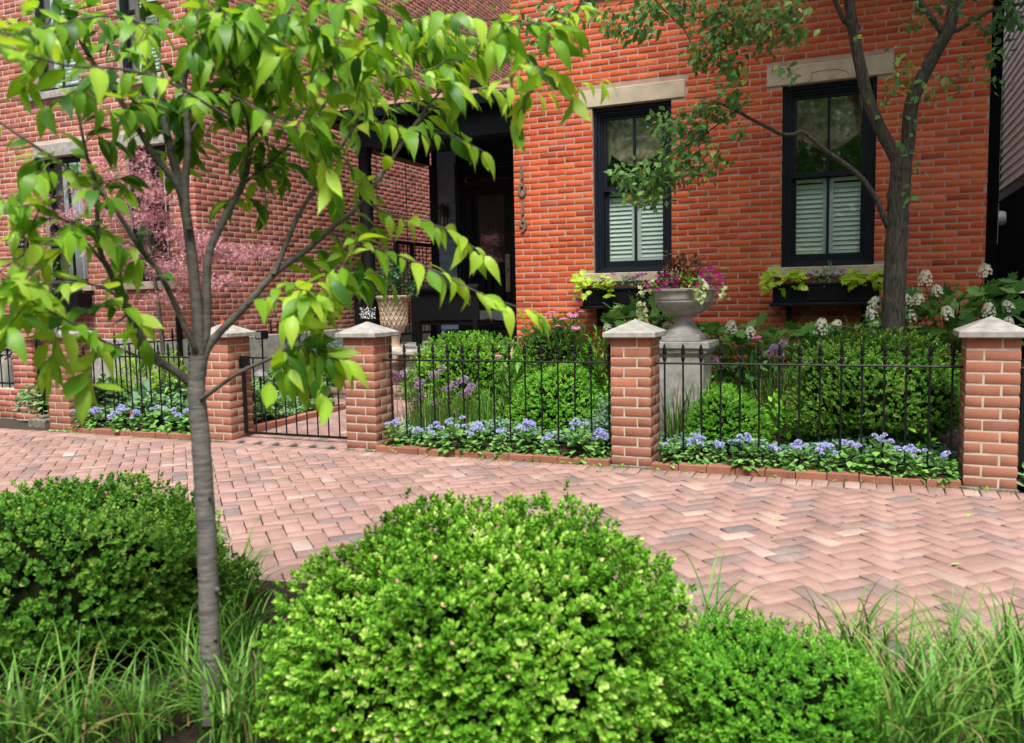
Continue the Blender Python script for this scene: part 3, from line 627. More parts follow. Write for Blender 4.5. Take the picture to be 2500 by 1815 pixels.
for zc in (1.84, 2.88): V += [(DX0+.11+(DX1-DX0-.22)*i/nxx, yd+.10+.018*math.sin(i*1.9)+.008*math.sin(i*4.1), zc) for i in range(nxx+1)]
mobj('door_curtain', mesh_np('door_curtain', V, np.array([(i, i+1, nxx+2+i, nxx+1+i) for i in range(nxx)]), surf('green sheer cloth', (0.10, 0.20, 0.11), 0.9, var=0.15, bump=0), smooth=True), door)
MB().box(DX0+.1, DX1-.1, yd-.006, yd, 1.0, 1.15, ch=.002).build('kick_plate', 'steel', door)
MB().box(DX0-.1, DX1+.1, yd-.09, yd+.02, .862, .965, ch=.008).build('threshold', 'blackpaint', porch)
m = MB(); m.box(DX0-.2, DX1+.5, BY+1.5, BY+1.55, .7, 3.4); m.build('hall', 'room', porch)
# lantern between door and corner
lx, lz = -5.86, 2.62
m = MB(); m.box(lx-.05, lx+.05, BY-.03, BY, lz-.05, lz+.12, ch=.004)
for sx in (-1, 1):
    for sy in (0, 1): m.box(lx+sx*.055-.005, lx+sx*.055+.005, BY-.17+sy*.1, BY-.16+sy*.1, lz-.18, lz+.06)
m.lathe([(.09, lz+.06), (.03, lz+.12), (.012, lz+.15)], lx, BY-.115, 4, phase=PI/4); m.box(lx-.06, lx+.06, BY-.175, BY-.055, lz-.2, lz-.18)
lan = thing('wall_lantern', 'small bronze box lantern on the blue siding left of the door', 'lantern', (lx, BY-.1, lz-.2)); m.build('lantern_frame', 'rust', lan)
MB().lathe([(.02, lz-.17), (.025, lz-.1), (.012, lz-.05)], lx, BY-.115, 10).build('candle_lamp', 'fl_cream', lan)
# railing on the open left side
rail = thing('porch_railing', 'black iron railing on the porch side against the brick wall', 'railing', (-6.13, 10.6, .7))
ra = np.array([-6.14, 10.28]); 
MB().box(-6.165, -6.115, 10.25, BY-.01, 2.13, 2.18).build('top_rail', 'iron', rail); MB().box(-6.155, -6.125, 10.25, BY-.01, .82, .85).build('bottom_rail', 'iron', rail)
for yy in (10.27, 10.72): MB().box(-6.165, -6.115, yy-.025, yy+.025, .70, 2.13).build('post', 'iron', rail)
for k in range(8): yy = 10.36+k*.115; MB().tube([(-6.14, yy, .85), (-6.14, yy, 2.129)], .008, 6).build('baluster', 'iron', rail)
# bench with rolled back, its back towards the street
be = thing('porch_bench', 'black wooden bench with rolled top rail on the porch', 'bench', (-5.05, 10.1, .69))
bx0, bx1, byy = -5.72, -4.72, 9.98
MB().box(bx0, bx1, byy, byy+.03, 1.05, 1.44, ch=.004).build('backrest', 'blackpaint', be)
MB().tube([(bx0-.01, byy+.0, 1.475), (bx1+.01, byy+.0, 1.475)], .055, 14).build('rolled_rail', 'blackpaint', be)
MB().box(bx0, bx1, byy+.03, byy+.5, .98, 1.04, ch=.006).build('seat', 'blackpaint', be)
for lx_ in (bx0+.03, bx1-.09):
    for ly in (byy, byy+.42): MB().box(lx_, lx_+.065, ly-.005, ly+.06, .69, 1.05, ch=.004).build('leg', 'blackpaint', be)
    MB().box(lx_, lx_+.06, byy+.06, byy+.46, 1.2, 1.25, ch=.01).build('armrest', 'blackpaint', be)
# chains hanging from the side beam
for k, (yy, lab) in enumerate(((9.95, 'thin iron chain hanging from the porch beam beside the column'), (10.75, 'thin iron chain hanging from the porch beam nearer the blue siding'))):
    m = MB(); z = 3.36; j = 0
    while z > 2.05:
        d = Vector((1, 0, 0)) if j % 2 else Vector((0, 1, 0)); c = Vector((-6.22, yy, z-.02))
        m.tube([c+d*.008*math.cos(t)+Vector((0, 0, .02))*math.sin(t) for t in np.linspace(0, 2*PI, 9)], .0028, 5, cap=False); z -= .034; j += 1
    o = m.build('hanging_chain', 'iron'); tag(o, lab, 'chain', 'porch chains')

# ================================================================== LEFT BUILDING
LX, LFY = -7.15, 7.5
left = thing('brick_building', 'dark red brick building with pale mortar behind the young tree', 'building', (LX-1.5, LFY+1, 0))
LW = [(-9.66, -8.90, 4.02, 5.6), (-9.66, -8.96, 1.62, 3.22), (-8.22, -7.56, 1.62, 3.22), (-8.22, -7.56, 4.02, 5.6)]
m = MB(); xs = [-13, -9.66, -8.90, -8.22, -7.56, LX-.301]
for i in range(5):
    if i in (1, 3):
        for z0, z1 in ((0.45, 1.62), (3.22, 4.02), (5.6, 7)): m.box(xs[i], xs[i+1], LFY+.0035, LFY+.3, z0, z1)
    else: m.box(xs[i], xs[i+1], LFY+.0035, LFY+.3, .45, 7)
m.box(-8.96, -8.90, LFY+.0036, LFY+.3, 1.62, 3.22)
m.box(LX-.3, LX-.0035, LFY+.3, 21, 0.45, 10)
m.box(LX-.3, LX-.0035, LFY+.0035, LFY+.3, .45, 10)
m.build('mortar_wall', 'mortar_left', left)
MB().box(-13, LX+.04, LFY-.04, LFY+.3, 0, .92, ch=.01).box(LX-.2, LX+.04, LFY+.3, 19, 0, .92, ch=.01).build('stone_base', 'cast', left)
opsL = [(a+13, b2+13, z0, z1) for a, b2, z0, z1 in LW] + [(a+13-.1, b2+13+.1, z0-.1, z0) for a, b2, z0, z1 in LW] + [(a+13-.12, b2+13+.12, z1, z1+.17) for a, b2, z0, z1 in LW]
lb = wall_bricks((-13, LFY, .93), EX, -EY, LX+13, 5.2, opsL, .0677, .2127, .0130, header_every=7, tone=lambda: rng.beta(2.4, 2.0), z0=.93)
lb += wall_bricks((LX, LFY, .93), EY, EX, 13.4, 8.9, [], .0677, .2127, .0140, header_every=7, tone=lambda: rng.beta(2.0, 2.6), z0=.93)
def inview(b):
    u, v, z = proj(b[0]); return z > 0 and -120 < u < 2600 and v > -120
brick_field(left, [b for b in lb if inview(b)], M['brick_left'], dep=.014, ch=.0015, jit=.0028, edge=.0008)
for k, (a, b2, z0, z1) in enumerate(LW):
    MB().box(a-.1, b2+.1, LFY-.05, LFY+.1, z0-.095, z0-.002, ch=.006).build('stone_sill', 'lime' if k else 'cast', left)
    MB().box(a-.115, b2+.115, LFY-.01, LFY+.12, z1+.003, z1+.165, ch=.006).build('stone_lintel', 'cast', left)
    fm = MB(); y = LFY+.06
    fm.box(a+.002, a+.07, y, y+.07, z0, z1, ch=.004); fm.box(b2-.07, b2-.002, y, y+.07, z0, z1, ch=.004); fm.box(a+.07, b2-.07, y+.001, y+.07, z1-.07, z1-.001, ch=.004); fm.box(a+.07, b2-.07, y+.001, y+.07, z0, z0+.06, ch=.004)
    mz = (z0+z1)/2; fm.box(a+.07, b2-.07, y+.02, y+.06, mz-.02, mz+.02); fm.box((a+b2)/2-.012, (a+b2)/2+.012, y+.03, y+.055, z0+.06, z1-.07)
    win = fm.build('window', 'navy', left)
    MB().add([(a+.07, y+.045, z0+.06), (b2-.07, y+.045, z0+.06), (b2-.07, y+.045, z1-.07), (a+.07, y+.045, z1-.07)], [(0, 1, 2, 3)]).build('pane', 'glass', win)
    if z0 > 3:
        m = MB(); zz = z0+.07; m.box(a+.16, a+.21, y+.1, y+.125, z0+.06, z1-.07); m.box(b2-.08, b2-.07, y+.1, y+.125, z0+.06, z1-.07)
        while zz < z1-.1: m.add([(a+.21, y+.10, zz), (b2-.08, y+.10, zz), (b2-.08, y+.118, zz+.045), (a+.21, y+.118, zz+.045)], [(0, 1, 2, 3)]); zz += .046
        m.build('louvre_shutter', 'shutter', win)
    MB().box(a-.2, b2+.2, LFY+1.2, LFY+1.25, z0-.3, z1+.3).build('room', 'room', win)
    if z0 < 3:
        for xx in (a+.28, a+.46): MB().tube([(xx, y+.09, z0+.05), (xx, y+.09, z1-.05)], .008, 6).build('curtain_cord', 'whiteplastic', win)
# plaque with arched top
p = aY(48, 590, LFY-.015)
m = MB(); pts = [(p[0]-.15, p[2]-.1), (p[0]+.15, p[2]-.1), (p[0]+.15, p[2]+.06)] + [(p[0]+.09*math.cos(t), p[2]+.06+.1*math.sin(t)) for t in np.linspace(0, PI, 9)] + [(p[0]-.15, p[2]+.06)]
m.add([(x, LFY-.022, z) for x, z in pts] + [(x, LFY-.001, z) for x, z in pts], [tuple(range(len(pts)))] + [(k, len(pts)+k, len(pts)+(k+1) % len(pts), (k+1) % len(pts)) for k in range(len(pts))])
pl = m.build('wall_plaque', 'blackpaint'); tag(pl, 'small black plaque with arched top beside the left building window', 'plaque')
m = MB()
for k in range(7):
    x = p[0]-.115+k*.036; m.box(x, x+.022*(.6+.4*(k % 3 == 1)), LFY-.024, LFY-.0215, p[2]-.055, p[2]-.025)
m.box(p[0]-.14, p[0]+.14, LFY-.024, LFY-.0215, p[2]-.094, p[2]-.089)
m.build('raised_lettering', 'steel', pl)
MB().tube([aX(1066, 60, LX+.06), aX(1068, 230, LX+.06)], .03, 8).build('downpipe', 'navy', left)
pA = aX(1190, 100, LX+.1); MB().box(LX-.2, LX+.35, 14.6, 19, 5.35, 5.5).build('eave', 'blackpaint', left)
# flower box under the lower window
fb = thing('window_box', 'black planter box under the left building lower window', 'window box', (-9.3, LFY-.15, 1.35)); MB().box(-9.75, -8.85, LFY-.26, LFY-.055, 1.28, 1.50, ch=.008).build('trough', 'blackpaint', fb)

# ================================================================== RIGHT NEIGHBOUR ACROSS THE ALLEY
NX = 2.0
nb = thing('clapboard_house', 'white clapboard side wall of the neighbouring house across the dark alley', 'house', (NX+1, 14, 0))
MB().box(NX+.05, NX+.35, 9.2, 22, 0, 2.75).build('dark_lower_wall', 'alley_black', nb)
MB().box(NX+.05, NX+.35, 12.6, 22, 2.75, 6.5).build('wall_core', 'navy', nb)
z = 2.9; k = 0
while z < 6.3:
    MB().add([(NX+.01, 13.1, z), (NX+.01, 20, z), (NX+.04, 20, z+.13), (NX+.04, 13.1, z+.13), (NX+.05, 13.1, z), (NX+.05, 20, z)], [(3, 2, 1, 0), (0, 1, 5, 4)]).build('clapboard', 'whitewood', nb); z += .13
MB().box(NX-.01, NX+.06, 12.98, 13.1, 2.75, 6.4).build('corner_board', 'whitewood', nb)
MB().box(NX-.02, NX+.005, 15.55, 16.2, 3.0, 4.7).build('window_casing', 'whitewood', nb); MB().box(NX-.025, NX-.02, 15.65, 16.1, 3.1, 4.6).build('window_dark_pane', 'navy', nb)
MB().box(NX+.3, NX+.4, 9, 9.2, 0, 6).build('downpipe_board', 'alley_black', nb)
MB().box(XR+.05, NX+.4, 21, 21.2, 0, 6.5).build('alley_end_wall', 'alley_black', nb)  # added to close off the alley and keep it black
MB().box(XR+.005, XR+.10, FY+.03, FY+.12, 0, 5.6, ch=.006).build('downpipe', 'alley_black', house)  # dark upright board covering the black gap beside the house corner
# electric meter on the side of the brick house
mt = thing('electric_meter', 'grey electric meter with round dial on the alley side of the house', 'meter', (XR+.15, FY+.3, 1.9))
p = aY(2421, 572, FY+.25); MB().box(XR+.06, XR+.12, FY+.15, FY+.42, 1.74, 2.14, ch=.01).build('meter_box', 'steel', mt)
m = MB(); V = []
prof = [(.07, .0), (.07, .045), (.062, .07), (.045, .08)]
V = [(XR+.12+h, FY+.28+r*math.cos(2*PI*k/18), 2.0+r*math.sin(2*PI*k/18)) for r, h in prof for k in range(18)]
m.add(V, [(i*18+k, i*18+(k+1) % 18, (i+1)*18+(k+1) % 18, (i+1)*18+k) for i in range(3) for k in range(18)] + [tuple(range(54, 72))]).build('dial', 'steel', mt, smooth=True)
p = aY(2487, 716, 9.4); fl = thing('alley_lamp', 'small white shaded lamp glinting in the dark alley', 'lamp', p)
MB().lathe([(.11, 0), (.10, .012), (.05, .04), (.015, .055)], p[0], p[1], 18, p[2]).build('lamp_shade', 'whiteplastic', fl, smooth=True); MB().tube([(p[0], p[1], p[2]+.05), (p[0]+.15, p[1]+.05, p[2]+.09), (NX+.05, p[1]+.1, p[2]+.05)], .012, 6).build('lamp_arm', 'iron', fl)

# ================================================================== FENCE PILLARS
PLAB = ['leftmost brick fence pillar with pyramid cap', 'brick fence pillar on the left side of the iron gate', 'brick fence pillar on the right side of the iron gate', 'brick fence pillar with pyramid cap in front of the stone urn', 'rightmost brick fence pillar with pyramid cap']
CZ = 0.0775
for i, xr in enumerate(PX):
    xl = xr-PW; t = thing('fence_pillar', PLAB[i], 'pillar', ((xl+xr)/2, PF+PW/2, -.03), 'brick fence pillars'); nc = 14
    MB().box(xl+.0028, xr-.0028, PF+.0028, PF+PW-.0028, -.08, PT-.002).build('mortar_core', 'mortar_pillar', t)
    Ls, Hh, jn = .2, CZ-.0145, .0135
    bl = []
    for c in range(nc):
        z = PT-(c+1)*CZ+.008
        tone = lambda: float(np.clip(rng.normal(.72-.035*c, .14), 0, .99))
        L1, L2 = PW-.098-jn, .098     # long and short piece of each face
        fl_ = (c % 2 == 0)
        for (org, A) in (((xl, PF, z), EX), ((xr, PF, z), EY), ((xr, PF+PW, z), -EX), ((xl, PF+PW, z), -EY)):
            A = np.array(A, float); N = np.cross(A, EZ); o0 = np.array(org, float)
            if fl_: bl.append((o0, A, EZ, N, L1, Hh, tone())); bl.append((o0+A*(L1+jn), A, EZ, N, L2-.0, Hh, tone()))
            else: bl.append((o0, A, EZ, N, L2, Hh, tone())); bl.append((o0+A*(L2+jn), A, EZ, N, L1, Hh, tone()))
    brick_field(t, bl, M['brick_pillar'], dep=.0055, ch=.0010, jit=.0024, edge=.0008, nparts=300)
    cxp, cyp = (xl+xr)/2, PF+PW/2; h = .205 if i else .2; e = .206
    cp = MB(); z0 = PT
    r = [(e-.006, z0), (e, z0+.006), (e, z0+.038), (e-.004, z0+.042), (.006, z0+.135)]
    V = []
    for rr, z in r: V += [(cxp-rr, cyp-rr, z), (cxp+rr, cyp-rr, z), (cxp+rr, cyp+rr, z), (cxp-rr, cyp+rr, z)]
    F = [(3, 2, 1, 0), (16, 17, 18, 19)] + [(q*4+k, q*4+(k+1) % 4, q*4+4+(k+1) % 4, q*4+4+k) for q in range(4) for k in range(4)]
    cp.add(V, F).build('pyramid_cap', 'cast', t)
    MB().box(xl-.012, xr+.012, PF-.012, PF+PW+.012, -.06, .012, ch=.008).build('mortar_footing', 'concrete', t)

# ================================================================== IRON FENCE
RY = PF+PW/2
def picket_mesh(h=.955, base=.03):
    m = MB(); r = .0075
    m.lathe([(r, 0), (r, h-.165), (.013, h-.155), (.013, h-.148), (.0095, h-.14), (.0155, h-.118), (.0155, h-.105), (.009, h-.09), (.009, h-.085)], 0, 0, 8)
    fin = MB()
    fin.lathe([(.006, h-.0855), (.018, h-.075), (.0225, h-.068), (.012, h-.062), (.016, h-.05), (.010, h-.022), (.0015, h)], 0, 0, 4, phase=0).lathe([(.009, h-.0856), (.010, h-.06), (.004, h-.02)], 0, 0, 8)
    a = bpy.data.meshes.new('picket'); a.from_pydata(m.v, [], m.f); a.materials.append(M['iron'])
    b2 = bpy.data.meshes.new('finial'); b2.from_pydata(fin.v, [], fin.f); b2.materials.append(M['iron'])
    return a, b2
PM, FM = picket_mesh()
def put_picket(t, x, y, z=0.02, finial=True, rot=0.0):
    a = bpy.data.objects.new('picket', PM); COL.objects.link(a); a.parent = t; a.location = Vector((x, y, z)) - t.location; a.rotation_euler = (rng.normal(0, .004), rng.normal(0, .004), rot)
    if finial: b2 = bpy.data.objects.new('finial', FM); COL.objects.link(b2); b2.parent = a
def panel(x0, x1, n, label):
    t = thing('fence_panel', label, 'fence', ((x0+x1)/2, RY, 0), 'black iron fence panels')
    MB().tube([(x0-.015, RY-.012, .802), (x1+.015, RY-.012, .802)], .0085, 6).build('rail', 'iron', t)
    for k in range(n): put_picket(t, x0+(k+.55)*(x1-x0)/n, RY, 0.0)
panel(PX[0], PX[1]-PW, 14, 'black iron picket fence panel left of the gate')
panel(PX[2], PX[3]-PW, 15, 'black iron picket fence panel before the purple alliums')
panel(PX[3], PX[4]-PW, 15, 'black iron picket fence panel between urn and rightmost pillar')
t = thing('fence_panel', 'black iron fence bit at the right picture edge past the last pillar', 'fence', (PX[4]+.3, RY, 0), 'black iron fence panels')
MB().tube([(PX[4]-.01, RY-.012, .80), (PX[4]+.8, RY-.012, .80)], .0085, 6).build('rail', 'iron', t)
MB().box(PX[4]+.03, PX[4]+.06, RY-.015, RY+.015, 0, .86).build('post', 'iron', t)
for k in range(4): put_picket(t, PX[4]+.15+k*.14, RY)
# gate
gt = thing('iron_gate', 'black iron garden gate of plain bars between two brick pillars', 'gate', (-4.97, 6.36, .05))
gy = 6.36; gx0, gx1 = -5.57, -4.35
MB().box(gx0-.016, gx0+.016, gy-.012, gy+.012, .06, .81).build('hinge_stile', 'iron', gt); MB().box(gx1-.009, gx1+.009, gy-.01, gy+.01, .06, .81).build('latch_stile', 'iron', gt)
MB().box(gx0, gx1, gy-.011, gy+.011, .055, .075).build('bottom_rail', 'iron', gt); MB().box(gx0, gx1, gy-.008, gy+.008, .795, .81).build('top_rail', 'iron', gt)
for k in range(9):
    xx = gx0+(k+1)*(gx1-gx0)/10; MB().tube([(xx, gy, .07), (xx, gy, .80)], .0075, 6).build('bar', 'iron', gt)
MB().box(gx0-.04, gx0+.09, gy-.02, gy-.012, .72, .82).build('hinge_plate', 'iron', gt)
MB().lathe([(.004, .70), (.02, .71), (.02, .79), (.004, .80)], gx0-.03, gy-.02, 10).build('hinge_knuckle', 'iron', gt)
MB().box(gx1-.03, gx1+.03, gy-.03, gy-.01, .52, .6).build('latch', 'iron', gt)
# boundary fence running back between the two gardens
bf = thing('boundary_fence', 'taller black iron fence running back beside the left building', 'fence', (-7.4, 7.6, 0))
A0, A1 = np.array([-7.62, 6.62, 0]), np.array([-6.95, 9.6, 0])
MB().tube([A0+EZ*.9, A1+EZ*.97], .011, 6).build('rail', 'iron', bf); MB().tube([A0+EZ*.2, A1+EZ*.25], .009, 6).build('rail', 'iron', bf)
for k in range(26):
    q = A0+(A1-A0)*(k+.3)/26; put_picket(bf, q[0], q[1], .10+.0025*k)
for k in (7, 15):
    q = A0+(A1-A0)*(k)/26; MB().box(q[0]-.02, q[0]+.02, q[1]-.02, q[1]+.02, 0, 1.16).lathe([(.026, 1.16), (.03, 1.18), (.012, 1.22)], q[0], q[1], 8).build('post', 'iron', bf)

# ================================================================== PLANT HELPERS
def unit(v): v = np.asarray(v, float); return v/np.maximum(np.linalg.norm(v, axis=-1, keepdims=True), 1e-9)
T_SM = (np.array([(0, 0, 0), (-.27, .45, .10), (0, 1, 0), (.27, .45, .10)]), np.array([(0, 2, 1), (0, 3, 2)]))
T_RD = (np.array([(0, 0, 0), (-.27, .3, .08), (-.30, .68, .08), (0, 1, 0), (.30, .68, .08), (.27, .3, .08)]), np.array([(0, 3, 2), (0, 2, 1), (0, 4, 3), (0, 5, 4)]))
T_OV = (np.array([(0, 0, 0), (-.24, .28, .07), (-.27, .58, .06), (0, 1, -.08), (.27, .58, .06), (.24, .28, .07), (0, .3, 0), (0, .62, 0)]), np.array([(0, 6, 1), (1, 6, 7), (1, 7, 2), (2, 7, 3), (0, 5, 6), (5, 7, 6), (5, 4, 7), (4, 3, 7)]))
T_HEART = (np.array([(0, .08, 0), (-.22, 0, .02), (-.46, .22, .04), (-.38, .55, .02), (0, 1, -.06), (.38, .55, .02), (.46, .22, .04), (.22, 0, .02), (0, .45, -.03)]), np.array([(8, 0, 1), (8, 1, 2), (8, 2, 3), (8, 3, 4), (8, 4, 5), (8, 5, 6), (8, 6, 7), (8, 7, 0)])[:, ::-1])
_ol = [(0, 0), (.2, .08), (.42, .10), (.30, .28), (.55, .46), (.30, .5), (.30, .76), (.12, .7), (0, 1)]
_ov = [(0, .42, -.04)] + [(x, y, .05*abs(x)*2) for x, y in _ol] + [(-x, y, .05*abs(x)*2) for x, y in _ol[-2:0:-1]]
T_OAK = (np.array(_ov), np.array([(0, k, k % (len(_ov)-1)+1) for k in range(1, len(_ov))]))
T_MAP = (np.array([(0, 0, 0), (-.05, .4, 0), (-.42, .62, -.05), (-.06, .5, 0), (0, 1, -.08), (.06, .5, 0), (.42, .62, -.05), (.05, .4, 0)]), np.array([(0, 7, 1), (1, 3, 2), (3, 5, 4), (7, 6, 5), (1, 7, 3), (7, 5, 3)]))
_tw = [0, .11, .185, .205, .165, .085, .02, 0]; _tt = [0, .12, .28, .46, .64, .8, .92, 1.0]
def big_leaf(curl, fold, twist=0.0):
    V = []; F = []
    for w, t in zip(_tw, _tt):
        z = -curl*t*t; y = t*(1-.12*curl*t); a = twist*t
        V += [(-w*math.cos(a), y, z+fold*w-w*math.sin(a)), (0, y, z), (w*math.cos(a), y, z+fold*w+w*math.sin(a))]
    for r in range(len(_tt)-1):
        a = r*3; F += [(a, a+1, a+4, a+3), (a+1, a+2, a+5, a+4)]
    return np.array(V), F
def scatter(tpl, pos, ydir, up, size, tone):
    TV, TF = tpl; pos = np.asarray(pos, float); n = len(pos); y = unit(ydir); z = np.asarray(up, float)
    z = z - y*(z*y).sum(-1, keepdims=True); z = unit(z); x = np.cross(y, z); size = np.broadcast_to(np.asarray(size, float), (n,))
    V = (pos[:, None] + size[:, None, None]*(TV[None, :, :1]*x[:, None] + TV[None, :, 1:2]*y[:, None] + TV[None, :, 2:]*z[:, None])).reshape(-1, 3)
    F = (TF[None] + (np.arange(n)*len(TV))[:, None, None]).reshape(-1, TF.shape[1])
    return V, F, np.repeat(np.clip(tone, 0, 1), len(TV))
def join(parts):
    V, F, T = [], [], []; o = 0
    for v, f, t in parts: V.append(v); F.append(f+o); T.append(t); o += len(v)
    return np.concatenate(V), np.concatenate(F), np.concatenate(T)
def leaves_obj(name, parts, mat, parent=None, world=True, smooth=False):
    V, F, T = join(parts) if isinstance(parts, list) else parts
    return mobj(name, mesh_np(name, V, F, M[mat], T, smooth), parent, world)
def rdir(n): return unit(rng.normal(size=(n, 3)))
def lump(D, seed, amp=.07):
    r = np.random.default_rng(seed); f = np.ones(len(D))
    for k in range(9):
        w = unit(r.normal(size=3))*r.uniform(2.5, 9); f += amp*r.uniform(.3, 1)/(.55+.12*np.linalg.norm(w))*np.sin(D @ w + r.uniform(0, 6.3))
    return f
def sq(D, p=2.7):
    return D/((np.abs(D)**p).sum(-1, keepdims=True)**(1/p))
def dome_core(c, rx, ry, rz, seed, sc=.86, amp=.07, pw=2.7):
    n, mrow = 26, 13; V = []
    for j in range(mrow+1):
        th = -.35+(PI/2+.35)*j/mrow
        for i in range(n): V.append((math.cos(th)*math.cos(2*PI*i/n), math.cos(th)*math.sin(2*PI*i/n), math.sin(th)))
    V = np.array(V); V = sq(V, pw)*lump(V, seed, amp)[:, None]*np.array([rx, ry, rz])*sc+np.array(c)
    F = [(j*n+i, j*n+(i+1) % n, (j+1)*n+(i+1) % n, (j+1)*n+i) for j in range(mrow) for i in range(n)]
    return V, np.array(F)
def boxwood(name, label, c, rx, ry, top, mat, leaf=.018, dens=1.0, seed=1, group='clipped boxwood shrubs', nl=8, amp=.07, face=True, tonebias=0.0, cat='shrub', pw=2.15):
    """clipped dome: sprigs of paired leaves over a lumpy shell, near black core painting the shade in the gaps; centre low inside the dome"""
    c = np.array([c[0], c[1], c[2] if len(c) > 2 else 0.05]); zc = c[2]+(top-c[2])*.38; rz = top-zc; cc = np.array([c[0], c[1], zc])
    t = thing(name, label, cat, c, group)
    V, F = dome_core(cc, rx, ry, rz, seed, .80, amp, pw); V[:, 2] = np.maximum(V[:, 2], c[2]-.02); mobj('shade_core', mesh_np('shade_core', V, F, M['core'], smooth=True), t)
    # lower half narrows towards the ground
    area = 2.6*PI*((rx+ry)/2)*((rx+ry)/4+rz/2+.1)*1.15
    ns = int(area/(leaf*1.18)**2*dens*.85)
    D = rdir(ns*2); D = D[D[:, 2] > -.75]
    if face:    # thin out what faces away from the street
        keep = (D[:, 1] < .45) | (rng.random(len(D)) < .45); D = D[keep]
    rr = lump(D, seed, amp)*rng.uniform(.80, 1.03, len(D)); rr *= np.where(rng.random(len(D)) < .025, rng.uniform(1.02, 1.09, len(D)), 1.0)
    sc = np.where(D[:, 2:] < 0, np.array([rx, ry, zc-c[2]]), np.array([rx, ry, rz]))
    P = cc+sq(D, pw)*rr[:, None]*sc; nrm = unit(D/np.array([rx, ry, rz])); ok = P[:, 2] > c[2]; P, nrm = P[ok], nrm[ok]; n = len(P)
    ax = unit(nrm*1.0+np.array([0, 0, .28])+rng.normal(0, .36, (n, 3))); side = unit(np.cross(ax, rng.normal(size=(n, 3)))); s2 = np.cross(ax, side)
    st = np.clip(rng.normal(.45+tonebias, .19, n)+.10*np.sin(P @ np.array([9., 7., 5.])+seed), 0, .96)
    parts = []
    for k in range(nl):
        a = k*2.4+rng.uniform(0, .6, n); rad = side*np.cos(a)[:, None]+s2*np.sin(a)[:, None]; h = (k+.5)/nl
        d = unit(rad*(1.0-.55*h)+ax*(.35+.8*h)); pos = P+ax*(leaf*1.55*h)
        tn = st+.34*(h-.5)+rng.normal(0, .07, n); tn = np.where(rng.random(n) < .009, 1.0, np.clip(tn, 0, .93))  # paler sprig tips: new growth, plus highlights painted into the tone
        parts.append(scatter(T_RD if leaf > .0205 else T_SM, pos, d, ax+rad*.2, leaf*rng.uniform(.75, 1.2, n)*(1.05-.3*h), tn))
    leaves_obj('leaves', parts, mat, t)
    return t
def blades(c, n, length, spread=.03, width=.008, tonemu=.5, droop=1.0, elev=(60, 88), seg=6, az=None, tstd=.25):
    """arching ribbons from a tuft"""
    c = np.asarray(c, float); ph = rng.uniform(0, 2*PI, n) if az is None else rng.normal(az[0], az[1], n); el = np.radians(rng.uniform(elev[0], elev[1], n)); L = length*rng.uniform(.55, 1.1, n); dr = droop*rng.uniform(.5, 1.4, n)
    base = c+np.stack([rng.normal(0, spread, n), rng.normal(0, spread, n), np.zeros(n)], -1)
    h = np.stack([np.cos(ph), np.sin(ph), np.zeros(n)], -1); sd = np.stack([-np.sin(ph), np.cos(ph), np.zeros(n)], -1)
    V = np.zeros((n, (seg+1)*2, 3)); p = base.copy(); a = el.copy()
    for k in range(seg+1):
        t = k/seg; w = width*rng.uniform(.9, 1.1, n)*(1-t**2.2)*(.65+.35*min(1, t*4))+.0004
        V[:, 2*k] = p-sd*w[:, None]/2; V[:, 2*k+1] = p+sd*w[:, None]/2
        p = p+(h*np.cos(a)[:, None]+EZ*np.sin(a)[:, None])*(L/seg)[:, None]; a = a-dr*(.25+.9*t)/seg*2.2
    f = np.array([(2*k, 2*k+1, 2*k+3, 2*k+2) for k in range(seg)]); F = (f[None]+(np.arange(n)*(seg+1)*2)[:, None, None]).reshape(-1, 4)
    return V.reshape(-1, 3), F, np.repeat(np.clip(rng.normal(tonemu, tstd, n), 0, 1), (seg+1)*2)
def smooth_path(pts, sub=4):
    P = np.array(pts, float)
    if len(P) < 3: return P
    Q = np.vstack([2*P[0]-P[1], P, 2*P[-1]-P[-2]]); out_ = []
    for i in range(1, len(Q)-2):
        for t in np.linspace(0, 1, sub, endpoint=False):
            a, b2, c_, d = Q[i-1], Q[i], Q[i+1], Q[i+2]
            out_.append(.5*((2*b2)+(-a+c_)*t+(2*a-5*b2+4*c_-d)*t*t+(-a+3*b2-3*c_+d)*t**3))
    out_.append(P[-1]); return np.array(out_)
def limb(pts, r0, r1, name, mat, parent, n=8, sub=4, wob=0.0):
    P = smooth_path(pts, sub)
    if wob: P[1:-1] += rng.normal(0, wob, P[1:-1].shape)
    m = MB().tube(P, list(np.linspace(r0, r1, len(P))), n); m.build(name, mat, parent, smooth=True, ang=80); return P

# ================================================================== YOUNG STREET TREE IN FRONT
tree = thing('young_tree', 'young slender tree with smooth grey trunk and big green leaves in front', 'tree', aD(520, 1745, 2.5))
TD = 2.5
def TP(lst, d0=TD, d1=None): n = len(lst); return [aD(u, v, d0+((d1 or d0)-d0)*k/max(1, n-1)) for k, (u, v) in enumerate(lst)]
trunk_pts = TP([(521, 1760), (514, 1600), (508, 1420), (500, 1220), (487, 1040), (479, 950), (484, 870)])
P = smooth_path(trunk_pts, 8); rad = np.linspace(.0315, .0255, len(P)); rad[:4] += np.array([.012, .007, .004, .002])
tm = MB().tube(P+rng.normal(0, .0005, P.shape), list(rad*(1+rng.normal(0, .006, len(P)))), 14); tm.build('trunk', 'bark_young', tree, smooth=True, ang=80)
for (u, v, r_) in ((530, 1440, .009), (497, 1470, .006), (512, 1215, .006), (525, 1560, .006)):
    q = aD(u, v, 2.475); MB().lathe([(.001, -r_*1.1), (r_*.8, -r_*.6), (r_*1.1, 0), (r_*.8, r_*.6), (.001, r_*1.1)], q[0], q[1], 10, q[2]).build('bark_knot', 'bark_branch', tree, smooth=True, ang=80)
limbs = {}
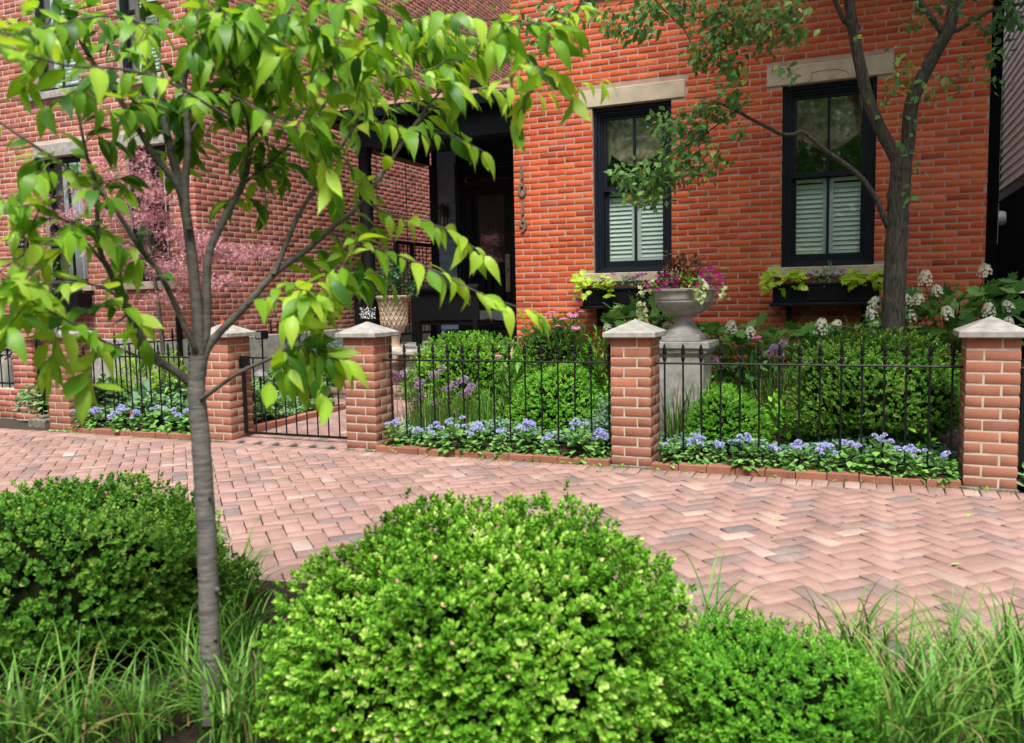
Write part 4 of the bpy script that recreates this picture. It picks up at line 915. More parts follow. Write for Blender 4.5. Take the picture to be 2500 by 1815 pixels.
LIMBS = [   # pixels, start depth, end depth, radii
    ('L1', [(478, 948), (440, 915), (376, 869), (320, 779), (271, 669), (243, 605), (233, 452), (211, 376), (188, 264)], 2.5, 2.35, .017, .004),
    ('L2', [(484, 870), (463, 824), (395, 677), (339, 602), (264, 489), (169, 414), (75, 350), (-20, 285)], 2.5, 2.2, .011, .004),
    ('M', [(483, 880), (484, 800), (478, 726), (465, 600), (444, 471), (414, 358), (395, 264), (361, 169), (339, 56), (330, -60)], 2.5, 2.65, .024, .008),
    ('M2', [(484, 860), (504, 801), (508, 632), (546, 538), (595, 444), (617, 339), (640, 241), (680, 130), (705, 10)], 2.5, 2.75, .018, .005),
    ('M3', [(458, 560), (452, 452), (459, 358), (456, 264), (452, 181), (501, 109), (531, 23), (545, -60)], 2.52, 2.45, .015, .006),
    ('M4', [(452, 500), (425, 440), (377, 380), (328, 301), (286, 233), (226, 151), (181, 68), (125, -40)], 2.52, 2.3, .013, .006),
    ('R1', [(490, 930), (510, 845), (602, 745), (670, 669), (750, 610), (821, 548), (889, 489), (977, 359), (1046, 259), (1105, 191), (1178, 100)], 2.5, 2.75, .016, .003),
    ('R2', [(668, 671), (723, 538), (750, 491), (810, 395), (873, 296), (932, 182), (985, 90)], 2.56, 2.9, .010, .003),
    ('R3', [(492, 975), (516, 958), (584, 910), (678, 865), (753, 794), (828, 669), (875, 590)], 2.48, 2.3, .009, .003),
    ('R4', [(590, 452), (640, 412), (715, 346), (791, 256), (850, 180)], 2.6, 2.85, .007, .003),
    ('R5', [(462, 330), (512, 256), (584, 162), (697, 38), (720, -10)], 2.5, 2.6, .007, .003),
    ('R6', [(608, 360), (602, 286), (572, 188), (538, 56), (530, -20)], 2.62, 2.5, .006, .003),
    ('LT', [(420, 905), (340, 872), (264, 839), (188, 797), (94, 745), (30, 715)], 2.48, 1.9, .006, .002),
    ('L3', [(330, 800), (300, 740), (245, 700), (150, 690), (40, 700)], 2.45, 2.1, .006, .002),
    ('L4', [(250, 640), (200, 590), (120, 590), (30, 640), (-30, 690)], 2.4, 2.0, .005, .002),
    ('S1', [(889, 489), (940, 520), (1010, 535), (1090, 560), (1150, 600), (1185, 625)], 2.66, 2.4, .004, .0015),
    ('S2', [(800, 565), (870, 590), (960, 620), (1060, 660), (1180, 720), (1310, 765)], 2.62, 2.3, .005, .0015),
    ('S3', [(1000, 320), (1060, 262), (1120, 225), (1210, 215), (1320, 225), (1400, 205), (1470, 195)], 2.7, 2.5, .004, .0015),
    ('S4', [(720, 140), (830, 90), (960, 50), (1120, 40), (1300, 60), (1420, 20)], 2.7, 2.3, .005, .002),
    ('S5', [(678, 865), (720, 840), (770, 860), (840, 880)], 2.4, 2.3, .003, .0015),
    ('S6', [(602, 745), (660, 715), (720, 700), (775, 720)], 2.53, 2.3, .004, .0015),
    ('S7', [(860, 310), (930, 300), (1010, 320), (1100, 330), (1180, 370)], 2.75, 2.5, .004, .0015),
    ('T1', [(640, 241), (720, 190), (830, 170), (960, 190), (1080, 160)], 2.6, 2.3, .005, .002),
    ('T2', [(531, 60), (620, 90), (740, 80), (860, 110), (960, 100)], 2.5, 2.2, .005, .002),
    ('T3', [(400, 280), (330, 250), (280, 200), (200, 215), (120, 260)], 2.5, 2.2, .005, .002),
    ('T4', [(339, 56), (420, 60), (500, 40), (600, 20), (690, -10)], 2.6, 2.3, .005, .002),
    ('T5', [(960, 120), (1060, 80), (1180, 90), (1270, 130), (1330, 190)], 2.7, 2.3, .004, .002),
    ('T6', [(456, 264), (520, 230), (600, 250), (690, 300), (760, 290)], 2.5, 2.2, .005, .002),
    ('T7', [(240, 560), (160, 540), (90, 500), (0, 520)], 2.4, 2.1, .004, .002),
    ('T8', [(180, 68), (120, 90), (60, 60), (0, 40)], 2.3, 2.0, .004, .002),
    ('N1', [(560, 290), (420, 205), (300, 170), (160, 160), (0, 110), (-60, 100)], 2.3, 1.45, .005, .002),
    ('N2', [(360, 60), (260, 40), (140, 60), (10, 90)], 2.3, 1.7, .004, .002),
    ('N3', [(600, 60), (740, 40), (880, -10)], 2.4, 2.0, .004, .002),
]
for nm, px, dA, dB, ra_, rb_ in LIMBS:
    limbs[nm] = limb(TP(px, dA, dB), ra_*.85, rb_*.85, 'branch', 'bark_branch', tree, 8, 5)
# leaves: alternate along every thinner shoot, with short side shoots
LP, LD, LU, LS, LT_ = [], [], [], [], []
tocam = unit(-F0)
def leafrow(P, start, step, size, side_tw=0.0, droop=.55, tmu=.55):
    seg = np.linalg.norm(np.diff(P, axis=0), axis=1); cum = np.concatenate([[0], np.cumsum(seg)]); Ltot = cum[-1]; s = start*Ltot; k = 0
    while s < Ltot:
        i = min(np.searchsorted(cum, s, 'right')-1, len(P)-2); q = P[i]+(P[i+1]-P[i])*((s-cum[i])/max(seg[i], 1e-6)); d = unit(P[i+1]-P[i])
        sgn = 1 if k % 2 else -1; lat = unit(np.cross(d, EZ)+rng.normal(0, .35, 3))*sgn
        dr = unit(d*rng.uniform(.4, 1.0)+lat*rng.uniform(.35, .8)+np.array([0, 0, -droop*rng.uniform(-.35, .95)])); upv = unit(EZ+rng.normal(0, .38, 3)+tocam*.12)
        LP.append(q+dr*.012); LD.append(dr); LU.append(upv); LS.append(1.06*size*rng.uniform(.55, 1.15)); LT_.append(rng.normal(tmu+.10, .27))  # wide tone spread paints shaded and backlit leaves into the colour
        if side_tw and rng.random() < side_tw:
            e = unit(d*.5+lat*.8+rng.normal(0, .3, 3)); Q = np.array([q+e*x_*rng.uniform(.032, .055)+np.array([0, 0, -.006*x_*x_]) for x_ in (0, 1, 2, 3)])
            MB().tube(Q, [.002, .0017, .0014, .001], 5).build('twig', 'twig', tree); leafrow(Q, .2, .045, size, 0, droop, tmu)
        s += .52*step*rng.uniform(.7, 1.4); k += 1
    dr = unit(P[-1]-P[-2]); LP.append(P[-1]); LD.append(unit(dr+np.array([0, 0, -.3]))); LU.append(EZ+rng.normal(0, .3, 3)); LS.append(size); LT_.append(rng.normal(tmu+.1, .15))
for nm, st, stp, sz, tw, dp, tm_ in [('L1', .35, .06, .085, .45, .6, .5), ('L2', .3, .055, .085, .45, .6, .5), ('M', .45, .05, .085, .5, .6, .4), ('M2', .4, .05, .085, .5, .6, .45), ('M3', .45, .05, .085, .5, .6, .4), ('M4', .4, .05, .085, .5, .6, .45),
                            ('R1', .3, .075, .085, .25, .6, .55), ('R2', .6, .05, .085, .45, .6, .5), ('R3', .35, .06, .09, .4, .6, .55), ('R4', .1, .05, .085, .5, .6, .5), ('R5', .1, .05, .085, .5, .6, .4), ('R6', .1, .05, .085, .5, .6, .4),
                            ('LT', .3, .045, .10, .2, .3, .7), ('L3', .2, .045, .095, .3, .3, .75), ('L4', .2, .045, .095, .3, .3, .75), ('S1', .1, .042, .085, 0, .8, .85), ('S2', .1, .042, .09, 0, .8, .85), ('S3', .1, .042, .085, 0, .6, .75), ('S4', .05, .04, .09, .25, .6, .6), ('S5', 0, .035, .10, .2, .9, .6), ('S6', .1, .05, .095, .3, .8, .75), ('S7', .05, .045, .085, .1, .7, .65),
                            ('T1', 0, .045, .09, .3, .4, .6), ('T2', 0, .045, .09, .35, .4, .6), ('T3', 0, .045, .085, .35, .4, .5), ('T4', 0, .045, .09, .35, .4, .5), ('T5', 0, .042, .095, .3, .4, .6), ('T6', .1, .05, .085, .3, .5, .45), ('T7', .1, .045, .085, .3, .4, .6), ('T8', 0, .045, .09, .3, .4, .6),
                            ('N1', .1, .055, .085, .1, .5, .5), ('N2', 0, .05, .085, .2, .5, .55), ('N3', 0, .045, .085, .3, .5, .55)]:
    leafrow(limbs[nm], st, stp, sz, tw, dp, tm_)
LP, LD, LU, LS, LT_ = np.array(LP), unit(np.array(LD)), np.array(LU), np.array(LS), np.clip(np.array(LT_), 0, .999)
bl_var = [big_leaf(rng.uniform(-.1, .75), rng.uniform(.0, .5), rng.uniform(-.6, .6)) for _ in range(9)]
lib = {}; rank = []
for i in range(len(LP)):
    u, v, z = proj(LP[i]); rank.append(LS[i]/z if (z > .3 and -40 < u < 2540 and -40 < v < 1815) else 0)
order = np.argsort(-np.array(rank)); rest = []
for q, i in enumerate(order):
    y = LD[i]; zv = unit(LU[i]-y*np.dot(LU[i], y)); xv = np.cross(y, zv); k = int(rng.integers(9))
    if q < 300 and rank[i] > 0:
        tb = int(LT_[i]*10); key = (k, tb)
        if key not in lib: VV, FF = bl_var[k]; tv = np.full(len(VV), (tb+.5)/10); tv[1::3] += .13; lib[key] = mesh_np('leaf', VV, FF, M['lf_tree'], np.clip(tv, 0, 1), True)
        o = bpy.data.objects.new('leaf', lib[key]); COL.objects.link(o); o.parent = tree; s = LS[i]
        o.matrix_basis = Matrix(((xv[0]*s, y[0]*s, zv[0]*s, LP[i][0]), (xv[1]*s, y[1]*s, zv[1]*s, LP[i][1]), (xv[2]*s, y[2]*s, zv[2]*s, LP[i][2]), (0, 0, 0, 1))); o.matrix_parent_inverse = Matrix.Translation(-tree.location)
    else: rest.append(i)
if rest:
    VV, FF = bl_var[0]; rest = np.array(rest)
    o = leaves_obj('small_leaves', scatter((VV, np.array(FF)), LP[rest], LD[rest], LU[rest], LS[rest], LT_[rest]), 'lf_tree', tree, smooth=True); o['kind'] = 'stuff'

# ================================================================== FRONT SHRUBS AND LILYTURF
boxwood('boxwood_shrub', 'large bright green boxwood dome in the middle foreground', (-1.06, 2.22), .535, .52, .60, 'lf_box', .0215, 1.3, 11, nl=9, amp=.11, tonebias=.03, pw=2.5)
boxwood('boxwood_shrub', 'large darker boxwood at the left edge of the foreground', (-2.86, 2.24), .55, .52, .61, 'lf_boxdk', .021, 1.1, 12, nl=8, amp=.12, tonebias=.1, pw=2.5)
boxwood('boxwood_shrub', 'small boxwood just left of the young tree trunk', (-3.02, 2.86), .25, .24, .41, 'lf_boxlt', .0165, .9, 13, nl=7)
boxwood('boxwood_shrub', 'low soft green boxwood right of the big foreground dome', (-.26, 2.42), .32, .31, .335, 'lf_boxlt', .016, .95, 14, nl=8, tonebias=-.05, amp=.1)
GL = [((60, 1660), 'far left corner, second from the picture edge'), ((190, 1655), 'below the left boxwood'), ((310, 1640), 'left of the trunk in the front row'), ((450, 1590), 'at the left foot of the young tree'), ((505, 1640), 'right in front of the trunk foot'), ((575, 1560), 'between trunk and the big dome'), ((545, 1650), 'right of the trunk in the front row'), ((395, 1470), 'between left boxwood and trunk'), ((540, 1440), 'just behind the trunk on its right'), ((535, 1330), 'farthest behind the trunk by the sidewalk'), ((-50, 1640), 'at the lower left picture corner'), 
      ((1590, 1430), 'peeking up behind the small right boxwood'), ((1890, 1490), 'by the sidewalk right of the small boxwood'), ((2010, 1590), 'middle of the right cluster'), ((2130, 1550), 'right cluster against the sidewalk'), ((2235, 1530), 'at the right picture edge by the sidewalk'), ((2080, 1680), 'front of the right cluster'), ((2240, 1660), 'lower right picture corner'), ((1960, 1720), 'lower right beside the small boxwood'), ((2300, 1590), 'cut by the right picture edge')]
for k, ((dx, dy), lab) in enumerate(GL):
    p = aZ(dx*1.10231, dy*1.10231, .03); t = thing('lilyturf', 'tuft of lilyturf grass '+lab, 'grass tuft', p, 'lilyturf tufts in the planting strip')
    n = (70 if dx < 1400 else 90) if dx < 1400 or dx > 1800 else 30
    leaves_obj('blades', blades(p, n, (.33 if dx < 1400 else .38)+.06*rng.random(), .04, .009, .43, 1.1, (50, 88)), 'lf_grass', t, smooth=True)

# ================================================================== BLUE AGERATUM ROWS
def blossom_mesh(r=.02, n=46):
    D = rdir(n*2); D = D[D[:, 2] > -.15][:n]; P = D*np.array([r, r, r*.6]); parts = [scatter(T_SM, P*.55, D+rng.normal(0, .25, D.shape), rng.normal(size=D.shape), r*.75, rng.uniform(.1, 1, len(D)))]
    V, F, T = join(parts); return mesh_np('blossom', V, F, M['fl_ager'], T)
BLM = [blossom_mesh(.021, 54), blossom_mesh(.017, 44), blossom_mesh(.024, 64)]
def ager_foliage(seed, r=.088, h=.19, n=90):
    D = rdir(n*2); D = D[D[:, 2] > -.1][:n]; rr = rng.uniform(.55, 1.0, len(D)); P = D*rr[:, None]*np.array([r, r, h]); P[:, 2] = np.maximum(P[:, 2], .01)
    d = unit(D*np.array([1, 1, .45])+rng.normal(0, .25, D.shape)+np.array([0, 0, -.2])); return scatter((T_OV[0]*np.array([1.3, 1, 1]), T_OV[1]), P, d, EZ+D*.7+rng.normal(0, .25, D.shape), rng.uniform(.04, .066, len(D)), rng.normal(.5, .22, len(D)))
AGF = []
for k in range(4):
    V, F, T = ager_foliage(k); AGF.append(mesh_np('foliage', V, F, M['lf_ager'], T))
def ageratum_row(x0, x1, n, where, dens=8):
    for k in range(n):
        x = x0+(k+.5)*(x1-x0)/n+rng.uniform(-.025, .025); y = 6.25+rng.uniform(-.045, .05); s = rng.choice([.7, .9, 1.0, 1.1, 1.25])*rng.uniform(.92, 1.08)
        t = thing('ageratum', 'blue ageratum, %s plant from the left in the %s' % (ORD[k], where), 'flower', (x, y, .05), 'blue ageratum edging the fence')
        o = bpy.data.objects.new('foliage', AGF[k % 4]); link(o, t, False); o.rotation_euler[2] = rng.uniform(0, 6); o.scale = (s, s, s)
        nb_ = max(2, int(rng.normal(dens*.85, 4)))
        for j in range(nb_):
            a = rng.uniform(0, 2*PI); q = rng.random()*.085; b2 = bpy.data.objects.new('blossom', BLM[j % 3]); link(b2, t, False)
            b2.location = (q*math.cos(a)*s, q*math.sin(a)*s-.015, (.215-6.5*q*q+rng.uniform(-.04, .015))*s); b2.rotation_euler = (rng.normal(0, .3), rng.normal(0, .3), a)
ageratum_row(PX[0]+.02, PX[1]-PW+.02, 9, 'bay left of the gate', 13)
ageratum_row(PX[2]+.03, PX[3]-PW+.01, 10, 'bay right of the gate', 10)
ageratum_row(PX[3]+.04, PX[4]-PW-.02, 11, 'rightmost bay', 9)

# ================================================================== GARDEN SHRUBS BEHIND THE FENCE
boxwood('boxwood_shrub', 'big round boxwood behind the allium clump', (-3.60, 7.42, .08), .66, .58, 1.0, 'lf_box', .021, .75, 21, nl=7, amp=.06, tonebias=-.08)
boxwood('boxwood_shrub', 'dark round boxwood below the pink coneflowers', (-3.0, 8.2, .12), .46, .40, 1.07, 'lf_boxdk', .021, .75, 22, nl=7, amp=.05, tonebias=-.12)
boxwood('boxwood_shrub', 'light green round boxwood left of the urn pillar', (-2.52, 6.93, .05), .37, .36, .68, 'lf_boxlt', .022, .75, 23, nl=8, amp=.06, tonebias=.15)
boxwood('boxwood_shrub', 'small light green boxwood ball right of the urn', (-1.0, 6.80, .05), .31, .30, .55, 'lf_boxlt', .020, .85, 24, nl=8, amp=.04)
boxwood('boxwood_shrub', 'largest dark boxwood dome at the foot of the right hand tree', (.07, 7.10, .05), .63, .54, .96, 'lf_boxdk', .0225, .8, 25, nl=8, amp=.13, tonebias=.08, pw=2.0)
def leafy(name, label, c, r, h, n, tpl, size, mat, cat='plant', group=None, tmu=.5, out=1.0, stems=0, stem_mat='stem', droop=0.0, kindpart='foliage'):
    """loose mound of leaves on short stems"""
    c = np.array(c, float); t = thing(name, label, cat, c, group)
    D = rdir(n*2); D = D[D[:, 2] > -.05][:n]; m_ = len(D); rr = rng.uniform(.35, 1, m_)**.6
    P = c+D*rr[:, None]*np.array([r[0], r[1], h]); d = unit(D*np.array([1, 1, .5])*out+rng.normal(0, .4, D.shape)+np.array([0, 0, .25-droop])); up = EZ*1.0+D*.4+rng.normal(0, .3, D.shape)
    leaves_obj(kindpart, scatter(tpl, P, d, up, size*rng.uniform(.65, 1.25, m_), rng.normal(tmu, .2, m_)), mat, t)
    if stems:
        m = MB()
        for k in range(stems):
            i = int(rng.integers(m_)); m.tube(smooth_path([c+rng.normal(0, .02, 3)*np.array([1, 1, 0]), (c*.5+P[i]*.5)+np.array([0, 0, .3*h*.2]), P[i]], 3), .003, 5)
        m.build('stems', stem_mat, t)
    return t
leafy('phlox_clump', 'bright green leafy clump between light boxwood and urn pillar', (-2.02, 7.15, .1), (.26, .25), .55, 420, T_OV, .07, 'lf_boxlt', tmu=.6)
leafy('phlox_clump', 'bright green leafy mound behind the small boxwood ball', (-1.25, 7.35, .1), (.38, .22), .52, 520, T_OV, .06, 'lf_boxlt', tmu=.55)
leafy('phlox_clump', 'yellow green leafy mound left of the largest boxwood', (-.62, 7.0, .08), (.2, .2), .42, 260, T_OV, .07, 'lf_boxlt', tmu=.6)
leafy('fern_clump', 'dark leafy perennials crowding behind the right bay', (-.95, 7.9, .15), (.55, .25), .62, 620, T_OV, .075, 'lf_hyd', tmu=.3)
leafy('lily_foliage', 'narrow leaved lily foliage right of the big round boxwood', (-2.98, 6.98, .08), (.17, .17), .72, 210, (T_SM[0]*np.array([.45, 1, 1]), T_SM[1]), .13, 'lf_grass', tmu=.5, out=.7)
leafy('coneflower_foliage', 'tall green coneflower foliage between the two round boxwoods and urn', (-2.35, 7.95, .12), (.36, .3), .93, 700, (T_SM[0]*np.array([.6, 1, 1]), T_SM[1]), .085, 'lf_boxlt', tmu=.35)
leafy('seedling', 'lone light green seedling growing through the fence by the largest boxwood', (.42, 6.52, .06), (.09, .07), .34, 30, T_OV, .06, 'lf_boxlt', tmu=.5)
# ground cover, too fine to count
def cover(name, label, x0, x1, y0, y1, z0, hmax, n, tpl, size, mat, tmu=.5, hf=None):
    x = rng.uniform(x0, x1, n); y = rng.uniform(y0, y1, n); h = (np.sin(x*6.2+y*2.1)*.25+np.sin(x*2.9-y*7.3)*.25+.5)*hmax*(hf(x, y) if hf else 1); P = np.stack([x, y, z0+h*rng.uniform(.2, 1, n)], -1)
    a = rng.uniform(0, 2*PI, n); d = np.stack([np.cos(a), np.sin(a)-.25, rng.normal(.15, .35, n)], -1); up = EZ+rng.normal(0, .35, (n, 3))+np.array([0, -.35, 0])
    o = leaves_obj(name, scatter(tpl, P, d, up, size*rng.uniform(.6, 1.3, n), rng.normal(tmu, .22, n)), mat); tag(o, label, 'ground cover', None, 'stuff'); return o
cover('ground_cover', 'grey green ground cover behind the blue flowers, bay right of the gate', -3.92, -1.82, 6.42, 6.95, .09, .22, 4600, T_OV, .042, 'lf_silver', .55)
cover('ground_cover', 'dark ground cover behind the blue flowers, rightmost bay', -1.45, .62, 6.42, 6.85, .08, .17, 4200, T_OV, .042, 'lf_silver', .28)
cover('ground_cover', 'tall grey green catmint beside the urn pillar', -2.05, -1.5, 6.4, 6.75, .1, .42, 1500, T_SM, .04, 'lf_silver', .55)
cover('ground_cover', 'tall grey green catmint right of the urn pillar', -1.45, -1.15, 6.4, 6.7, .08, .45, 900, T_SM, .04, 'lf_silver', .45)
cover('ground_cover', 'glossy ivy and periwinkle behind the left bay', -8.3, -5.98, 6.38, 7.4, .14, .44, 10500, T_HEART, .058, 'lf_ivy', .62, hf=lambda x, y: .35+.65*np.clip((y-6.35)/.7, 0, 1))
cover('ground_cover', 'ivy bed inside the gate beside the brick walk', -6.9, -5.76, 6.5, 8.2, .10, .24, 6500, T_OV, .045, 'lf_ivy', .66)
cover('ground_cover', 'dense ivy bank at the foot of the left building wall', -7.05, -6.4, 7.9, 9.6, .12, .5, 4200, T_HEART, .05, 'lf_ivy', .5)
cover('ground_cover', 'leafy undergrowth at the foot of the orange house wall', -3.6, 1.0, 8.35, 8.9, .2, .55, 2600, T_OV, .07, 'lf_hyd', .3)
leafy('fern_clump', 'feathery yellow green shrub behind the left fence bay', (-7.78, 7.05, .2), (.3, .15), .62, 800, (T_SM[0]*np.array([.5, 1, 1]), T_SM[1]), .07, 'lf_chart', tmu=.25)
leafy('fern_clump', 'yellow green fern behind the left bay nearer the gate', (-7.3, 7.1, .2), (.28, .15), .66, 700, (T_SM[0]*np.array([.5, 1, 1]), T_SM[1]), .07, 'lf_chart', tmu=.3)
leafy('hosta', 'blue green hosta behind the leftmost fence pillar', (-7.3, 6.72, .1), (.26, .2), .30, 70, T_HEART, .12, 'lf_silver', tmu=.5)
# mulch showing between the shrubs
n = 2600; x = rng.uniform(-6, 2.5, n); y = np.where(rng.random(n) < .5, rng.uniform(1.1, 3.04, n), rng.uniform(6.25, 8.6, n)); x = np.where(y > 6, rng.uniform(-3.9, 1.0, n), x)
zz = np.where(y > 6, .06+.06*(y-6.2), .03); o = leaves_obj('bark_mulch', scatter(T_SM, np.stack([x, y, zz+rng.uniform(.004, .02, n)], -1), np.stack([rng.normal(size=n), rng.normal(size=n), rng.normal(0, .3, n)], -1), EZ+rng.normal(0, .4, (n, 3)), rng.uniform(.012, .035, n), rng.uniform(0, 1, n)), 'lf_plum'); tag(o, 'dark chipped bark mulch on the planting beds', 'mulch', None, 'stuff')
# alliums
al = thing('allium_clump', 'clump of purple ball headed alliums behind the fence', 'flower', (-3.55, 6.66, .06), 'perennials behind the fence')
leaves_obj('blades', [blades((-3.86+.11*k, 6.66+.03*(k % 2), .06), 60, .52, .05, .007, .35, .45, (66, 89)) for k in range(8)], 'lf_grass', al)
def globe_mesh(r=.036, n=90, mat='fl_all'):
    D = rdir(n); V, F, T = scatter(T_SM, D*r*.55, D+rng.normal(0, .2, D.shape), rng.normal(size=D.shape), r*.62, rng.uniform(0, 1, n)); return mesh_np('flower_head', V, F, M[mat], T)
GM = globe_mesh(); ms = MB()
for (u, v) in [(965, 919), (1017, 928), (1031, 933), (1052, 916), (1062, 915), (1079, 901), (1031, 965), (1016, 981), (1061, 984), (1086, 951), (1097, 949), (1111, 938), (1124, 929), (1135, 927), (1150, 944), (1146, 952), (1142, 958), (1128, 963), (985, 913), (1020, 942)]:
    p = aY(u, v, 6.62+rng.uniform(-.06, .1)); o = bpy.data.objects.new('flower_head', GM); link(o, al, True); o.location = Vector(p); o.scale = (1,)*3 if rng.random() < .7 else (.8,)*3; o.rotation_euler = tuple(rng.uniform(0, 6, 3))
    bx = np.array([p[0]+rng.uniform(-.06, .06), 6.66, .06]); ms.tube(smooth_path([bx, bx*.5+p*.5+np.array([rng.uniform(-.02, .02), 0, .02]), p], 3), .0028, 5)
ms.build('stems', 'stem', al)
al2 = thing('allium_clump', 'faded mauve alliums standing left of the largest boxwood', 'flower', (-.75, 7.5, .1), 'perennials behind the fence'); ms = MB()
leaves_obj('blades', [blades((-.78+.08*k, 7.5, .1), 50, .62, .05, .010, .15, .4, (66, 89)) for k in range(5)], 'lf_grass', al2)
for (u, v) in [(1880, 862), (1897, 850), (1905, 865), (1912, 838), (1890, 848), (2005, 846), (1735, 880), (1745, 876)]:
    p = aY(u, v, 7.5); o = bpy.data.objects.new('flower_head', GM); link(o, al2, True); o.location = Vector(p); ms.tube([np.array([p[0]+.02, 7.5, .1]), p], .0028, 5)
ms.build('stems', 'stem', al2)
iris = thing('iris_clump', 'stiff iris blades in front of the stone pedestal', 'plant', (-1.38, 7.0, .08)); leaves_obj('blades', [blades((-1.5+.1*k, 7.0, .08), 34, .58, .04, .010, .3, .35, (62, 88)) for k in range(4)], 'lf_grass', iris)
# coneflowers
def cone_head():
    n = 13; a = np.arange(n)*2*PI/n; D = np.stack([np.cos(a), np.sin(a), np.full(n, -.35)], -1); V, F, T = scatter((T_OV[0]*np.array([.75, 1, 1]), T_OV[1]), D*.008, D, np.tile(EZ, (n, 1))+D*.3, .052, rng.uniform(0, 1, n)); return mesh_np('ray_petals', V, F, M['fl_cone'], T)
CHM = cone_head(); mc = MB().lathe([(.014, -.004), (.017, .004), (.013, .014), (.003, .019)], 0, 0, 10); CCM = bpy.data.meshes.new('cone'); CCM.from_pydata(mc.v, [], mc.f); CCM.materials.append(M['cone'])
for ci, (lab, base, heads) in enumerate([('pink coneflowers on tall stems against the orange brick wall', (-2.75, 8.0, .12), [(1347, 759), (1328, 771), (1399, 764), (1418, 759), (1363, 793), (1415, 730), (1406, 796), (1375, 775)]), ('single pink coneflower in front of the big round boxwood', (-3.08, 6.92, .06), [(1216, 866)]), ('single pink coneflower among leaves right of the urn', (-1.1, 7.9, .15), [(1846, 820)])]):
    t = thing('coneflower', lab, 'flower', base, 'pink coneflowers'); ms = MB(); yy = base[1]
    for (u, v) in heads:
        p = aY(u, v, yy-rng.uniform(0, .15)); h = bpy.data.objects.new('ray_petals', CHM); link(h, t, True); h.location = Vector(p); h.rotation_euler = (rng.normal(-.15, .25), rng.normal(0, .25), rng.uniform(0, 6)); s = rng.uniform(.85, 1.15); h.scale = (s, s, s)
        cc_ = bpy.data.objects.new('cone', CCM); cc_.parent = h; COL.objects.link(cc_); b0 = np.array([p[0]*.5+base[0]*.5, base[1], base[2]]); ms.tube(smooth_path([b0, b0*.45+p*.55+np.array([.02, 0, 0]), p+np.array([0, 0, -.006])], 3), .003, 5)
    ms.build('stems', 'stem', t)

# ================================================================== OAKLEAF HYDRANGEAS
def panicle_mesh(L=.14, r=.07, n=120):
    t = rng.random(n)**.8; a = rng.uniform(0, 2*PI, n); rr = r*np.sqrt(np.clip(1-t*t*.9, .05, 1))*rng.uniform(.75, 1.08, n); P = np.stack([rr*np.cos(a), rr*np.sin(a), t*L], -1); D = unit(np.stack([np.cos(a), np.sin(a), np.full(n, .45)], -1)); parts = []
    s1 = unit(np.cross(D, rng.normal(size=D.shape))); s2 = np.cross(D, s1)
    for k in range(4):
        d = s1*math.cos(k*PI/2)+s2*math.sin(k*PI/2); parts.append(scatter(T_SM, P, d+D*.15, D, .0175, .35+.65*rng.random(n)*(.5+.5*(1-t))))
    V, F, T = join(parts); return mesh_np('flower_panicle', V, F, M['fl_hyd'], T)
PAN = [panicle_mesh(), panicle_mesh(.12, .066, 105), panicle_mesh(.11, .07, 95)]
def hydrangea(label, base, region, nleaf, heads, ylo, yhi, tilt=.28):
    t = thing('oakleaf_hydrangea', label, 'shrub', base, 'white flowered hydrangeas by the house wall'); base = np.array(base, float); P = []
    u0, u1, vf, v1 = region
    for k in range(nleaf):
        u = rng.uniform(u0, u1); vt = vf(u); v = vt+(v1-vt)*rng.random()**1.1; P.append(aY(u, v, rng.uniform(ylo, yhi)))
    P = np.array(P); P = P[P[:, 2] > .1]; n = len(P); out_ = unit(P-base+np.array([0, -.25, 0])); d = unit(out_*np.array([1, 1, .3])+rng.normal(0, .4, (n, 3))+np.array([0, -.15, -.12]))
    leaves_obj('leaves', scatter(T_OAK, P, d, EZ+rng.normal(0, .3, (n, 3))+np.array([0, -.35, 0]), rng.uniform(.10, .2, n), rng.normal(.64, .22, n)), 'lf_hyd', t)
    m = MB()
    for k in range(0, n, 6): m.tube(smooth_path([base+rng.normal(0, .06, 3)*np.array([1, 1, 0]), base*.5+P[k]*.5+np.array([0, 0, .08]), P[k]], 3), [.006]*6+[.003] if False else .004, 5)
    for j, (u, v) in enumerate(heads):
        p = aY(u, v, ylo-.02+rng.uniform(0, .08)); o = bpy.data.objects.new('flower_panicle', PAN[j % 3]); link(o, t, True); ax = Vector((rng.normal(0, tilt), -abs(rng.normal(.35, tilt*.5)), 1)).normalized(); o.rotation_mode = 'QUATERNION'; o.rotation_quaternion = Vector((0, 0, 1)).rotation_difference(ax); o.location = Vector(p)-ax*.085; s = rng.uniform(.68, .95); o.scale = (s, s, s)
        m.tube(smooth_path([base, base*.4+p*.6+np.array([0, 0, .05]), p-np.array(ax)*.085], 3), .004, 5)
    m.build('stems', 'twig', t)
D_ = 1.10231
hydrangea('tall hydrangea with many white panicles at the right house corner', (.75, 8.4, .2), (2200, 2480, lambda u: 730-.18*(u-2200), 930), 270, [(x*D_, y*D_) for x, y in [(2050, 607), (2072, 632), (2032, 651), (2003, 657), (2095, 683), (2181, 588), (2190, 677), (2226, 668), (2236, 701), (2068, 767), (2018, 690)]], 8.0, 8.6)
hydrangea('hydrangea with white panicles left of the right hand tree trunk', (-.3, 8.3, .2), (1960, 2170, lambda u: 800-.12*(u-1960), 930), 170, [(x*D_, y*D_) for x, y in [(1820, 716), (1858, 711), (1925, 686), (1941, 664), (1940, 718), (1881, 746)]], 7.95, 8.5)
hydrangea('broad leaved hydrangea right of the urn below the bare wall', (-1.0, 8.3, .2), (1690, 1960, lambda u: 795-.00*(u-1690), 930), 200, [(x*D_, y*D_) for x, y in [(1786, 794), (1660, 725)]], 7.9, 8.5)
